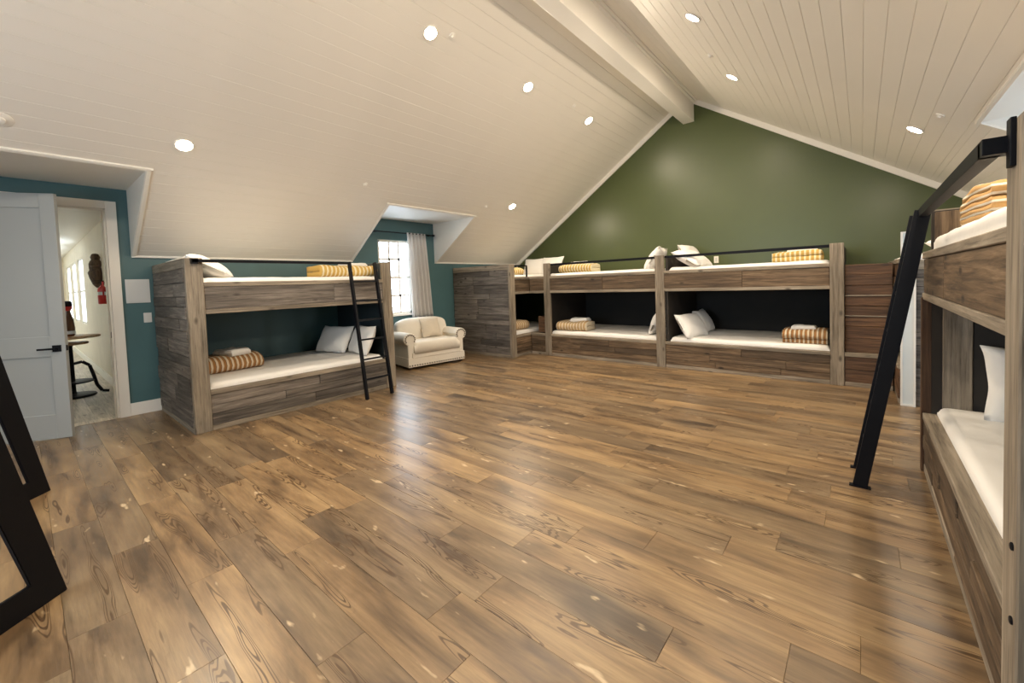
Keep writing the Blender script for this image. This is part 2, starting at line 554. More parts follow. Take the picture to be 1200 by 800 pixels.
# ceiling: a backing slab on each slope, clad with painted boards that run along the ridge
def slope_frame(side):
    """matrix: x up the slope from the eave, y along the ridge, z out of the room"""
    if side == 'L':
        ang = math.atan(SL)
        ex = Vector((math.cos(ang), 0, math.sin(ang)))
        o = Vector((0, 0, ZEL))
        nz = Vector((-math.sin(ang), 0, math.cos(ang)))
    else:
        ang = math.atan(SR)
        ex = Vector((-math.cos(ang), 0, math.sin(ang)))
        o = Vector((XW, 0, ZER))
        nz = Vector((math.sin(ang), 0, math.cos(ang)))
    ey = nz.cross(ex)
    m = Matrix((ex, ey, nz)).transposed().to_4x4()
    m.translation = o
    return m, (1 if ey.y > 0 else -1)

def build_slope(side, name, holes, ulen, uhole):
    m, sg = slope_frame(side)
    yy = lambda y: sg * y
    def spans(full):
        ys = [YN]
        if full:
            return [(YN, YG)]
        out, cur = [], YN
        for a, b in sorted(holes):
            out.append((cur, a))
            cur = b
        out.append((cur, YG))
        return out
    mb = MB()
    def slab(u0, u1, y0, y1):
        a, b = sorted((yy(y0), yy(y1)))
        mb.box((u0, a, 0.016), (u1, b, 0.14), m)
    slab(uhole, ulen + 0.1, YN - 0.1, YG + 0.1)
    for a, b in spans(False):
        slab(-0.2, uhole, a, b)
    root = tag(mb.build(name, M['ceil']), kind='structure')
    w = 0.140
    n = int(math.ceil(ulen / w))
    for i in range(n):
        u0, u1 = i * w, min((i + 1) * w, ulen)
        parts = []
        if u1 <= uhole + 1e-6:
            parts = [(u0, u1, a, b) for a, b in spans(False)]
        elif u0 >= uhole:
            parts = [(u0, u1, YN, YG)]
        else:
            parts = [(u0, uhole, a, b) for a, b in spans(False)] + [(uhole, u1, YN, YG)]
        for (a, b, c, d) in parts:
            if b - a < 0.012:
                continue
            o = link('ceiling_board', piece_mesh(b - a - 0.0012, d - c, 0.014, M['ceil'], 0.0024), None, root)
            mm = m.copy()
            mm.translation = m @ Vector(((a + b) / 2, yy((c + d) / 2), 0.009))
            o.matrix_world = mm
    return root
UL = XR * math.sqrt(1 + SL * SL)
UR = (XW - XR) * math.sqrt(1 + SR * SR)
UHL = XD * math.sqrt(1 + SL * SL)
UHR = (XW - XDR) * math.sqrt(1 + SR * SR)
ceil_l = build_slope('L', 'ceiling_left_slope', [DOOR_D, WIN_D], UL, UHL)
ceil_r = build_slope('R', 'ceiling_right_slope', [WIN_DR], UR, UHR)

# dormer ceilings and cheeks
def dormer(side, y0, y1, num):
    mb = MB()
    t = 0.05
    if side == 'L':
        mb.box((-TH, y0 - t, ZD), (XD + 0.03, y1 + t, ZD + 0.06))
        tri = [(0.0, ZEL), (XD, ZD), (0.0, ZD)]
        mb.prism(tri, -t, 'Y', y0 + 0.004)
        mb.prism(tri, t, 'Y', y1 - 0.004)
    else:
        mb.box((XDR - 0.03, y0 - t, ZDR), (XW + TH, y1 + t, ZDR + 0.06))
        tri = [(XW, ZER), (XW, ZDR), (XDR, ZDR)]
        mb.prism(tri, -t, 'Y', y0 + 0.004)
        mb.prism(tri, t, 'Y', y1 - 0.004)
    return tag(mb.build('ceiling_dormer_%d' % num, M['white']), kind='structure')
dormer('L', *DOOR_D, 1)
dormer('L', *WIN_D, 2)
dormer('R', *WIN_DR, 3)

# trims
trim_no = [0]
def trim(boxes, mat=None, bevel=0.004, mtx=None):
    trim_no[0] += 1
    mb = MB()
    for a, b in boxes:
        mb.box(a, b, mtx)
    return tag(mb.build('trim_%d' % trim_no[0], mat or M['trim'], bevel=bevel), kind='structure')
for a, b in ((YN, DOOR_D[0]), (DOOR_D[1], WIN_D[0]), (WIN_D[1], YG)):
    trim([((0.0, a, ZEL), (0.035, b, ZEL + 0.10))])
for a, b in ((YN, WIN_DR[0]), (WIN_DR[1], YG)):
    trim([((XW - 0.035, a, ZER), (XW, b, ZER + 0.10))])
mL, sgL = slope_frame('L')
mR, sgR = slope_frame('R')
def strip(m, sg, u0, u1, y0, y1, h=0.014):
    a, b = sorted((sg * y0, sg * y1))
    return trim([((u0, a, -h), (u1, b, 0.006))], mtx=m, bevel=0.003)
for (y0, y1) in (DOOR_D, WIN_D):
    strip(mL, sgL, UHL, UHL + 0.035, y0 - 0.035, y1 + 0.035)
    strip(mL, sgL, 0.05, UHL, y0 - 0.035, y0)
    strip(mL, sgL, 0.05, UHL, y1, y1 + 0.035)
strip(mR, sgR, UHR, UHR + 0.035, WIN_DR[0] - 0.035, WIN_DR[1] + 0.035)
strip(mR, sgR, 0.05, UHR, WIN_DR[1], WIN_DR[1] + 0.035)
strip(mR, sgR, 0.05, UHR, WIN_DR[0] - 0.035, WIN_DR[0])
# rake mouldings on the far gable
strip(mL, sgL, 0.0, UL - 0.12, YG - 0.03, YG, 0.075)
strip(mR, sgR, 0.0, UR - 0.12, YG - 0.03, YG, 0.075)
# ridge beam with side mouldings
bx0, bx1, bz = 4.165, 4.362, 4.20
mb = MB().box((bx0, YN, bz), (bx1, YG, ZRIDGE))
beam = tag(mb.build('ceiling_ridge_beam', M['trim'], bevel=0.006), kind='structure')
mb = MB().box((bx1, YN, 4.515), (bx1 + 0.035, YG, ZRIDGE - 0.03)).box((bx1, YN, 4.545), (bx1 + 0.07, YG, ZRIDGE - 0.03))
mb.build('moulding', M['trim'], beam)
mb = MB().box((bx0 - 0.035, YN, 4.515), (bx0, YG, ZRIDGE - 0.03)).box((bx0 - 0.07, YN, 4.545), (bx0, YG, ZRIDGE - 0.03))
mb.build('moulding', M['trim'], beam)

# floor
fl = MB().box((-TH, YN - TH, -0.12), (XW + TH, YG + TH, -0.012)).build('floor', M['underfloor'])
tag(fl, kind='structure')
PW, PL = 0.19, 1.24
rest = MB()
rnd = random.Random(3)
y = -0.14
rows = []
yy0 = y - PW * 13
while yy0 < YG:
    rows.append(yy0)
    yy0 += PW
for r_i, y0 in enumerate(rows):
    y1 = min(y0 + PW, YG)
    if y0 < YN: y0 = YN
    x = -rnd.random() * PL
    while x < XW:
        xa, xb = max(x, 0.0), min(x + PL, XW)
        x += PL
        if xb - xa < 0.03 or y1 - y0 < 0.03:
            continue
        vis = y0 > -0.2 and y0 < 6.3
        if xb < 1.5 and 1.1 < y0 < 3.2: vis = False
        if xa > 7.05 and y0 < 3.8: vis = False
        if y0 < 1.0 and xa > 5.9: vis = False
        if vis:
            board('plank', (xa + 0.0004, y0 + 0.0004, -0.013), (xb - 0.0004, y1 - 0.0004, 0.0), M['floor'], fl, 0.0009)
        else:
            rest.box((xa + 0.0008, y0 + 0.0008, -0.013), (xb - 0.0008, y1 - 0.0008, 0.0))
o = rest.build('planks_out_of_view', M['floor'], fl)
o['kind'] = 'stuff'

# baseboards on the left wall
def baseboard(name, a, b):
    return tag(MB().box(a, b).build(name, M['trim'], bevel=0.004), kind='structure')
baseboard('baseboard_left', (0, 0.75, 0), (0.018, 1.025, 0.145))
baseboard('baseboard_left_alcove', (0, 3.30, 0), (0.018, 5.70, 0.145))
baseboard('baseboard_left_near', (0, YN, 0), (0.018, -0.49, 0.145))
baseboard('baseboard_right', (XW - 0.018, 3.92, 0), (XW, 5.70, 0.145))

# door casing and door leaf
mb = MB()
mb.box((0, DO[1], 0), (0.022, DO[1] + 0.09, DO[2] + 0.09)).box((0, DO[0] - 0.09, 0), (0.022, DO[0], DO[2] + 0.09)).box((0, DO[0], DO[2]), (0.022, DO[1], DO[2] + 0.09))
mb.box((-TH - 0.02, DO[1] - 0.018, 0), (0, DO[1] + 0.0, DO[2])).box((-TH - 0.02, DO[0], 0), (0, DO[0] + 0.018, DO[2])).box((-TH - 0.02, DO[0], DO[2] - 0.018), (0, DO[1], DO[2]))
mb.box((-0.10, DO[1] - 0.03, 0), (-0.06, DO[1] - 0.018, DO[2] - 0.018))
casing = tag(mb.build('trim_door_casing', M['trim'], bevel=0.003), kind='structure')
MB().box((-0.055, DO[1] - 0.0195, 0.93), (-0.02, DO[1] - 0.017, 1.00)).build('strike_plate', M['metal'], casing)
MB().box((-TH, DO[0], -0.012), (0.0, DO[1], 0.004)).build('threshold', M['hallfloor'], casing)

hx, hy = 0.045, -0.385
fx, fy = 0.484, 0.275
dl = math.hypot(fx - hx, fy - hy)
rz = math.atan2(fy - hy, fx - hx)
door = empty('door_1', (hx, hy, 0.012), rz)
tag(door, kind='structure')
DH = 2.425
mb = MB()
# local: x along the leaf, -y towards the room side seen by the camera
sw = 0.115
mb.box((0, -0.02, 0), (sw, 0.02, DH)).box((dl - sw, -0.02, 0), (dl, 0.02, DH))
mb.box((sw, -0.02, 0), (dl - sw, 0.02, 0.24)).box((sw, -0.02, DH - 0.14), (dl - sw, 0.02, DH)).box((sw, -0.02, 0.82), (dl - sw, 0.02, 1.02))
mb.build('door_leaf', M['door'], door, bevel=0.003)
MB().box((sw - 0.01, -0.006, 0.23), (dl - sw + 0.01, 0.006, 0.83)).build('door_panel', M['door'], door)
MB().box((sw - 0.01, -0.006, 1.01), (dl - sw + 0.01, 0.006, DH - 0.13)).build('door_panel', M['door'], door)
for sgn in (-1, 1):
    mb = MB().box((dl - 0.095, sgn * 0.020, 0.865), (dl - 0.03, sgn * 0.030, 0.93))
    mb.tube((dl - 0.0625, sgn * 0.03, 0.897), (dl - 0.0625, sgn * 0.062, 0.897), 0.010)
    mb.box((dl - 0.19, sgn * 0.062 - 0.006, 0.888), (dl - 0.055, sgn * 0.062 + 0.006, 0.906))
    mb.build('door_handle', M['metal'], door)
MB().box((dl, -0.012, 0.87), (dl + 0.002, 0.012, 0.925)).build('latch_plate', M['metal'], door)

# ------------------------------------------------------------------ windows
def window(num, wall, y0, y1, z0, z1):
    """double-hung window, three panes wide, four high; wall 'L' or 'R'"""
    root = empty('window_%d' % num, (-0.05 if wall == 'L' else XW + 0.05, 0, 0))
    tag(root, kind='structure')
    sgn = 1 if wall == 'L' else -1
    mb = MB()
    t = 0.045
    def bx(a0, a1, b0, b1, d0=-0.025, d1=0.025):
        mb.box((min(sgn * d0, sgn * d1), a0, b0), (max(sgn * d0, sgn * d1), a1, b1))
    bx(y0, y0 + t, z0, z1); bx(y1 - t, y1, z0, z1); bx(y0, y1, z0, z0 + t); bx(y0, y1, z1 - t, z1)
    zm = (z0 + z1) / 2
    bx(y0, y1, zm - 0.022, zm + 0.022)
    mb.build('window_frame', M['trim'], root)
    mb = MB()
    for k in (1, 2):
        yc = y0 + t + (y1 - y0 - 2 * t) * k / 3
        bx(yc - 0.019, yc + 0.019, z0 + t, z1 - t, -0.012, 0.012)
    for zc in ((z0 + zm) / 2 + 0.006, (z1 + zm) / 2 - 0.006):
        bx(y0 + t, y1 - t, zc - 0.019, zc + 0.019, -0.012, 0.012)
    mb.build('muntin', M['trim'], root)
    for i in range(3):
        for j in range(4):
            w = (y1 - y0 - 2 * t) / 3
            h = (z1 - z0 - 2 * t) / 4
            link('pane', piece_mesh(0.004, w, h, M['glass'], 0), None, root, (0, y0 + t + w * (i + 0.5), z0 + t + h * (j + 0.5)))
    MB().box((min(0.02 * sgn, 0.09 * sgn), y0 - 0.02, z0 - 0.03), (max(0.02 * sgn, 0.09 * sgn), y1 + 0.02, z0 + 0.004)).build('window_sill', M['trim'], root, bevel=0.004)
    # daylight portal fills the opening
    l = bpy.data.lights.new('window_portal', 'AREA')
    l.shape = 'RECTANGLE'
    l.size, l.size_y = z1 - z0, y1 - y0
    l.cycles.is_portal = True
    lo = bpy.data.objects.new('window_portal', l)
    COL.objects.link(lo)
    lo.matrix_world = Matrix.Translation((-0.17 if wall == 'L' else XW + 0.17, (y0 + y1) / 2, (z0 + z1) / 2)) @ Matrix.Rotation(-sgn * math.pi / 2, 4, 'Y')
    return root
window(1, 'L', *WO)
window(2, 'R', *WR)

# ------------------------------------------------------------------ hall beyond the door
HY, HX, HZ = 0.86, -11.5, 2.60
HYN = -1.6
hw = [(-6.9, -5.9), (-8.6, -7.6), (-10.3, -9.3)]
boxes = []
cur = HX
for a, b in sorted(hw):
    boxes.append(((cur, HY, 0), (a, HY + 0.1, HZ)))
    boxes.append(((a, HY, 0), (b, HY + 0.1, 0.84)))
    boxes.append(((a, HY, 2.25), (b, HY + 0.1, HZ)))
    cur = b
boxes.append(((cur, HY, 0), (-TH, HY + 0.1, HZ)))
wall_mesh('wall_hall_right', boxes, M['hallwall'])
wall_mesh('wall_hall_left', [((HX, HYN - 0.1, 0), (-TH, HYN, HZ))], M['hallwall'])
wall_mesh('wall_hall_end', [((HX - 0.1, HYN - 0.1, 0), (HX, HY + 0.1, HZ))], M['hallwall'])
wall_mesh('ceiling_hall', [((HX - 0.1, HYN - 0.1, HZ), (-TH, HY + 0.1, HZ + 0.1))], M['white'])
hf = wall_mesh('floor_hall', [((HX, HYN, -0.1), (-TH, HY, -0.013))], M['underfloor'])
k = 0
yv = HYN
while yv < HY:
    y1 = min(yv + 0.19, HY)
    xs = HX - (k % 3) * 0.8
    while xs < -TH:
        a, b = max(xs, HX), min(xs + 2.4, -TH)
        if b - a > 0.05:
            board('plank', (a + 0.001, yv + 0.001, -0.014), (b - 0.001, y1 - 0.001, 0.0), M['hallfloor'], hf, 0.0012)
        xs += 2.4
    yv += 0.19
    k += 1
baseboard('baseboard_hall', (HX, HY - 0.016, 0), (-TH - 0.02, HY, 0.13))
for i, (a, b) in enumerate(hw):
    root = tag(empty('window_%d' % (3 + i), ((a + b) / 2, HY + 0.04, 0)), kind='structure')
    mb = MB()
    w = (b - a) / 2
    for q in ((-w, -w + 0.05), (w - 0.05, w), (-0.02, 0.02)):
        mb.box((q[0], -0.03, 0.84), (q[1], 0.03, 2.25))
    for q in ((0.84, 0.89), (2.20, 2.25), (1.53, 1.57)):
        mb.box((-w, -0.03, q[0]), (w, 0.03, q[1]))
    mb.build('window_frame', M['trim'], root)
    for s in (-1, 1):
        for zc, hh in ((1.21, 0.64), (1.885, 0.63)):
            link('pane', piece_mesh(w - 0.07, 0.004, hh, M['glass'], 0), None, root, (s * (w / 2 - 0.015), 0, zc))
    l = bpy.data.lights.new('window_portal', 'AREA')
    l.shape = 'RECTANGLE'
    l.size, l.size_y = b - a, 1.41
    l.cycles.is_portal = True
    lo = bpy.data.objects.new('window_portal', l)
    COL.objects.link(lo)
    lo.matrix_world = Matrix.Translation(((a + b) / 2, HY + 0.12, 1.545)) @ Matrix.Rotation(-math.pi / 2, 4, 'X')

def gable_window(num, x0, x1, z0, z1):
    root = tag(empty('window_%d' % num, (0, YN - 0.06, 0)), kind='structure')
    mb = MB()
    xm = (x0 + x1) / 2
    for q in ((x0, x0 + 0.04), (x1 - 0.04, x1), (xm - 0.05, xm + 0.05)):
        mb.box((q[0], -0.03, z0), (q[1], 0.03, z1))
    zm = (z0 + z1) / 2
    for q in ((z0, z0 + 0.04), (z1 - 0.04, z1), (zm - 0.022, zm + 0.022)):
        mb.box((x0, -0.03, q[0]), (x1, 0.03, q[1]))
    mb.build('window_frame', M['trim'], root)
    w = (xm - 0.05 - x0 - 0.04)
    for xc in ((x0 + 0.04 + xm - 0.05) / 2, (x1 - 0.04 + xm + 0.05) / 2):
        for zc in ((z0 + zm) / 2, (z1 + zm) / 2):
            link('pane', piece_mesh(w, 0.004, zm - z0 - 0.06, M['glass'], 0), None, root, (xc, 0, zc))
    l = bpy.data.lights.new('window_portal', 'AREA')
    l.shape = 'RECTANGLE'
    l.size, l.size_y = x1 - x0, z1 - z0
    l.cycles.is_portal = True
    lo = bpy.data.objects.new('window_portal', l)
    COL.objects.link(lo)
    lo.matrix_world = Matrix.Translation((xm, YN - TH - 0.02, zm)) @ Matrix.Rotation(math.pi / 2, 4, 'X')
gable_window(6, *NW)

# fire extinguisher
fe = tag(empty('fire_extinguisher', (-2.25, 0.795, 1.30)), 'red fire extinguisher with white label hung on the hall wall', 'fire extinguisher')
MB().lathe([(0.05, 0), (0.056, 0.012), (0.056, 0.20), (0.05, 0.235), (0.03, 0.262), (0.02, 0.27), (0.02, 0.29)], 20).build('cylinder', M['red'], fe, True)
MB().lathe([(0.0572, 0.135), (0.0572, 0.185)], 20).build('label', M['tag'], fe, True)
MB().lathe([(0.024, 0.29), (0.024, 0.32), (0.012, 0.325)], 12).build('valve', M['metal'], fe)
MB().box((-0.012, -0.09, 0.318), (0.012, 0.03, 0.328)).box((-0.012, -0.10, 0.345), (0.012, 0.02, 0.355)).box((-0.01, 0.0, 0.32), (0.01, 0.02, 0.35)).build('handle', M['metal'], fe)
MB().path([(0.02, 0, 0.31), (0.07, 0, 0.33), (0.085, 0, 0.27), (0.07, 0, 0.16), (0.066, 0, 0.08)], 0.010).build('hose', M['red'], fe)
MB().box((-0.03, 0.05, 0.1), (0.03, 0.066, 0.30)).build('bracket', M['metal'], fe)

# carved ornament
co = tag(empty('wall_carving', (-2.93, 0.80, 1.56)), 'dark carved wooden ornament hung above the fire extinguisher', 'wall ornament')
MB().lathe([(0.012, 0), (0.05, 0.05), (0.085, 0.16), (0.10, 0.24), (0.07, 0.30), (0.055, 0.33), (0.085, 0.37), (0.07, 0.42), (0.05, 0.45), (0.06, 0.49), (0.04, 0.54), (0.01, 0.55)], 10).build('carving', M['carve'], co, True)
mb = MB()
for a in range(5):
    t = 2.2 + a * 0.5
    mb.tube((0.05 * math.cos(t), 0.04 * math.sin(t) - 0.02, 0.30), (0.14 * math.cos(t), 0.05 * math.sin(t) - 0.02, 0.36), 0.022, 8, 0.012)
mb.build('scroll', M['carve'], co)

# hall table
tb = tag(empty('pedestal_table', (-2.05, 0.40, 0)), 'round wooden table on black cast-iron pedestal in the hall', 'table')
MB().lathe([(0.30, 0.835), (0.325, 0.845), (0.325, 0.862), (0.315, 0.868)], 36).build('table_top', M['tabletop'], tb, True)
MB().lathe([(0.19, 0.745), (0.20, 0.75), (0.20, 0.772), (0.19, 0.776)], 30).build('lower_disc', M['tabletop'], tb, True)
MB().lathe([(0.06, 0.03), (0.045, 0.08), (0.04, 0.72), (0.07, 0.75)], 14).build('column', M['metal'], tb, True)
for a in (80, 200, 320):
    c, s = math.cos(a * D2R), math.sin(a * D2R)
    pts = [(0.03 * c, 0.03 * s, 0.47), (0.12 * c, 0.12 * s, 0.49), (0.19 * c, 0.19 * s, 0.43), (0.22 * c, 0.22 * s, 0.30), (0.25 * c, 0.25 * s, 0.14), (0.30 * c, 0.30 * s, 0.04), (0.37 * c, 0.37 * s, 0.025)]
    MB().path(pts, 0.020).build('leg', M['metal'], tb)
MB().lathe([(0.22, 0.20), (0.235, 0.205), (0.235, 0.22), (0.21, 0.225)], 30).build('foot_ring', M['metal'], tb, True)
MB().lathe([(0.24, 0.0), (0.25, 0.01), (0.24, 0.03), (0.05, 0.05)], 30).build('base', M['metal'], tb, True)
bt = tag(empty('vase', (-2.05, 0.415, 0.868)), 'dark brown bottle-shaped vase with red and black top on the hall table', 'vase')
MB().lathe([(0.05, 0), (0.062, 0.02), (0.066, 0.12), (0.055, 0.24), (0.035, 0.33), (0.03, 0.36)], 18).build('body', M['amber'], bt, True)
MB().lathe([(0.034, 0.36), (0.05, 0.39), (0.05, 0.42)], 16).build('collar', M['red'], bt, True)
MB().lathe([(0.048, 0.42), (0.055, 0.44), (0.05, 0.49), (0.01, 0.50)], 16).build('stopper', M['metal'], bt, True)
MB().lathe([(0.0665, 0.03), (0.0675, 0.075)], 18).build('band', M['tag'], bt, True)

# ------------------------------------------------------------------ soft things
def pillow_mesh(w, h, t, seed=0, n=20, lump=0.012):
    vs, fs = [], []
    off = Vector((seed * 3.7, seed * 1.3, seed * 2.1))
    for side in (1, -1):
        for i in range(n + 1):
            for j in range(n + 1):
                u, v = 2 * i / n - 1, 2 * j / n - 1
                e = max(0.0, (1 - abs(u) ** 2.6)) ** 0.5 * max(0.0, (1 - abs(v) ** 2.6)) ** 0.5
                px = u * w / 2 * (1 - 0.07 * (1 - v * v) * abs(u) ** 3)
                py = v * h / 2 * (1 - 0.07 * (1 - u * u) * abs(v) ** 3)
                z = side * t / 2 * e
                nz = noise.noise(Vector((px * 6, py * 6, side)) + off) * lump + noise.noise(Vector((px * 16, py * 16, side)) + off) * lump * 0.4
                z += nz * (0.25 + e)
                px += noise.noise(Vector((py * 7, px * 3, 5)) + off) * 0.012
                py += noise.noise(Vector((px * 7, py * 3, 9)) + off) * 0.012
                vs.append((px, py, z))
    m = (n + 1) * (n + 1)
    for i in range(n):
        for j in range(n):
            a = i * (n + 1) + j
            q = (a, a + n + 1, a + n + 2, a + 1)
            fs.append(q)
            fs.append(tuple(x + m for x in q[::-1]))
    # join the rims
    rim = [i * (n + 1) for i in range(n + 1)] + [n * (n + 1) + j for j in range(1, n + 1)] + [i * (n + 1) + n for i in range(n - 1, -1, -1)] + [j for j in range(n - 1, 0, -1)]
    for a, b in zip(rim, rim[1:] + rim[:1]):
        fs.append((a, b, b + m, a + m))
    me = mesh_from('pillow', vs, fs, True)
    bm = bmesh.new()
    bm.from_mesh(me)
    bmesh.ops.remove_doubles(bm, verts=bm.verts, dist=0.0005)
    bmesh.ops.recalc_face_normals(bm, faces=bm.faces)
    bm.to_mesh(me)
    bm.free()
    for p in me.polygons: p.use_smooth = True
    return me

def soft_slab(Lx, Ly, H, r=0.05, seed=0, amp=0.006, freq=4.0, nx=36, ny=24):
    """a mattress or cushion: rounded edges, slightly creased top; base at z=0"""
    def coords(Lg, n):
        c = [0, r * 0.08, r * 0.3, r * 0.62, r]
        mid = [r + (Lg - 2 * r) * k / n for k in range(1, n)]
        return c + mid + [Lg - q for q in c[::-1]]
    X, Y = coords(Lx, nx), coords(Ly, ny)
    off = Vector((seed * 5.1, seed * 2.3, 0))
    vs, fs = [], []
    def dd(c, Lg):
        d = min(c, Lg - c)
        return max(0.0, 1 - d / r)
    for x in X:
        for y in Y:
            a, b = dd(x, Lx), dd(y, Ly)
            q = min(1.0, math.hypot(a, b))
            z = H - r * (1 - math.sqrt(1 - q * q))
            nz = noise.noise(Vector((x * freq, y * freq * 0.7, 0)) + off) + 0.5 * noise.noise(Vector((x * freq * 2.7, y * freq * 2.2, 3)) + off)
            vs.append((x, y, z + amp * nz))
    nX, nY = len(X), len(Y)
    for i in range(nX - 1):
        for j in range(nY - 1):
            a = i * nY + j
            fs.append((a, a + nY, a + nY + 1, a + 1))
    rim = [i * nY for i in range(nX)] + [(nX - 1) * nY + j for j in range(1, nY)] + [i * nY + nY - 1 for i in range(nX - 2, -1, -1)] + [j for j in range(nY - 2, 0, -1)]
    base = len(vs)
    for k in rim:
        vs.append((vs[k][0], vs[k][1], 0))
    m = len(rim)
    for k in range(m):
        a, b = rim[k], rim[(k + 1) % m]
        fs.append((b, a, base + k, base + (k + 1) % m))
    fs.append(tuple(base + k for k in range(m))[::-1])
    return mesh_from('slab', vs, fs, True)

def blanket_mesh(Lg, Dp, H, layers=3, seed=0):
    """a folded blanket: a serpentine sheet, folds facing +x and -x; y along the length, base at z=0"""
    th = H / layers
    pts = []
    for k in range(layers):
        z = th * (k + 0.5)
        xs = [-Dp / 2 + th * 0.5 + (Dp - th) * t / 8 for t in range(9)]
        if k % 2: xs = xs[::-1]
        pts += [(x, z) for x in xs]
        if k < layers - 1:
            s = 1 if k % 2 == 0 else -1
            for a in (45, 90, 135):
                pts.append((s * (Dp / 2 - th * 0.5) + s * th * 0.5 * math.sin(a * D2R), z + th * 0.5 - th * 0.5 * math.cos(a * D2R)))
    # offset both sides of the path
    def offs(sg):
        out = []
        for i, p in enumerate(pts):
            a = pts[max(0, i - 1)]
            b = pts[min(len(pts) - 1, i + 1)]
            d = Vector((b[0] - a[0], b[1] - a[1]))
            if d.length < 1e-6: d = Vector((1, 0))
            d.normalize()
            out.append((p[0] - sg * d.y * th * 0.46, p[1] + sg * d.x * th * 0.46))
        return out
    end_cap = lambda p, d: []
    prof = offs(1) + offs(-1)[::-1]
    n = len(prof)
    ny = 26
    off = Vector((seed * 2.7, seed * 4.1, 1))
    vs, fs = [], []
    for j in range(ny + 1):
        v = j / ny
        y = (v - 0.5) * Lg
        e = min(1.0, min(v, 1 - v) * 9)
        sq = 0.72 + 0.28 * math.sqrt(max(0.0, 1 - (1 - e) ** 2))
        for (x, z) in prof:
            P = Vector((x * 5, y * 5, z * 5)) + off
            nx = noise.noise(P) * 0.026
            nz = noise.noise(P + Vector((7, 3, 1))) * 0.022 * (z / H + 0.2)
            cz = H * 0.46
            crown = 1 + 0.10 * (1 - (2 * x / Dp) ** 2) * (z / H)
            zz = max(0.0, z * (0.80 + 0.20 * sq) * crown + nz) if z > th * 0.3 else max(0.0, z)
            vs.append((x * (0.95 + 0.05 * sq) + nx, y + noise.noise(P + Vector((1, 9, 4))) * 0.012, zz))
    for j in range(ny):
        for i in range(n):
            a, b = j * n + i, j * n + (i + 1) % n
            fs.append((a, b, b + n, a + n))
    m = len(pts)
    for base in (0, ny * n):
        for i in range(m - 1):
            q = (base + i, base + i + 1, base + n - 2 - i, base + n - 1 - i)
            fs.append(q if base == 0 else q[::-1])
    me = mesh_from('blanket', vs, fs, True)
    bm = bmesh.new(); bm.from_mesh(me)
    bmesh.ops.recalc_face_normals(bm, faces=bm.faces)
    bm.to_mesh(me); bm.free()
    for p in me.polygons: p.use_smooth = True
    return me

_pm = {}
def place_pillow(loc, rot, label, size=(0.62, 0.42, 0.17), seed=1, mat='pillow', group='bed pillows'):
    """loc is the centre; rot is (tilt about x, roll about y, heading about z)"""
    key = (size, seed, mat)
    if key not in _pm:
        me = pillow_mesh(*size, seed=seed)
        me.materials.append(M[mat])
        _pm[key] = me
    o = link('pillow', _pm[key], None, None, loc)
    o.rotation_mode = 'XYZ'
    o.rotation_euler = [a * D2R for a in rot]
    return tag(o, label, 'pillow', group)

def place_blanket(loc, rz, size, mat, label, layers=2, seed=1, group='folded striped blankets'):
    me = blanket_mesh(*size, layers=layers, seed=seed)
    o = link('folded_blanket', me, M[mat], None, loc, (0, 0, rz * D2R))
    return tag(o, label, 'blanket', group)

def place_towel(loc, rz, size, label, seed=1):
    me = soft_slab(size[0], size[1], size[2], r=min(0.03, size[2] * 0.45), seed=seed, amp=0.01, freq=9, nx=10, ny=8)
    for v in me.vertices:
        v.co.x -= size[0] / 2
        v.co.y -= size[1] / 2
    o = link('folded_towel', me, M['towel'], None, loc, (0, 0, rz * D2R))
    return tag(o, label, 'towel', 'white towels on the blankets')

# ------------------------------------------------------------------ bunks
ZP = 1.76
LV = dict(u1=1.518, u2=1.472, u3=1.240, u4=1.195, m1=0.412, m2=0.368, b=0.055)
PWD = 0.142

def local_axis(rz):
    return ('Y', 'X') if abs(math.sin(rz)) > 0.5 else ('X', 'Y')

def rows_of_planks(root, x0, x1, z0, z1, y, nrows, rng, mat, th=0.018, axis='x', minlen=0.7, name='plank'):
    """stacked horizontal boards; along x (at depth y) or along depth (axis 'y', at x=y)"""
    hs = [1 + 0.6 * (rng.random() - 0.5) for _ in range(nrows)]
    tot = sum(hs)
    z = z0
    for h in hs:
        zz = z + (z1 - z0) * h / tot
        cuts = [x0]
        if x1 - x0 > 1.0:
            c = x0 + (x1 - x0) * (0.2 + 0.5 * rng.random())
            cuts.append(c)
            if x1 - c > 1.3:
                cuts.append(c + (x1 - c) * (0.4 + 0.3 * rng.random()))
        cuts.append(x1)
        for a, b in zip(cuts[:-1], cuts[1:]):
            pr = rng.random() * 0.013
            if axis == 'x':
                board(name, (a + 0.001, y - pr, z + 0.0012), (b - 0.001, y + th, zz - 0.0022), mat, root, 0.004)
            else:
                s = 1 if th > 0 else -1
                board(name, (y - s * pr, a + 0.001, z + 0.0012), (y + th, b - 0.001, zz - 0.0022), mat, root, 0.004)
        z = zz

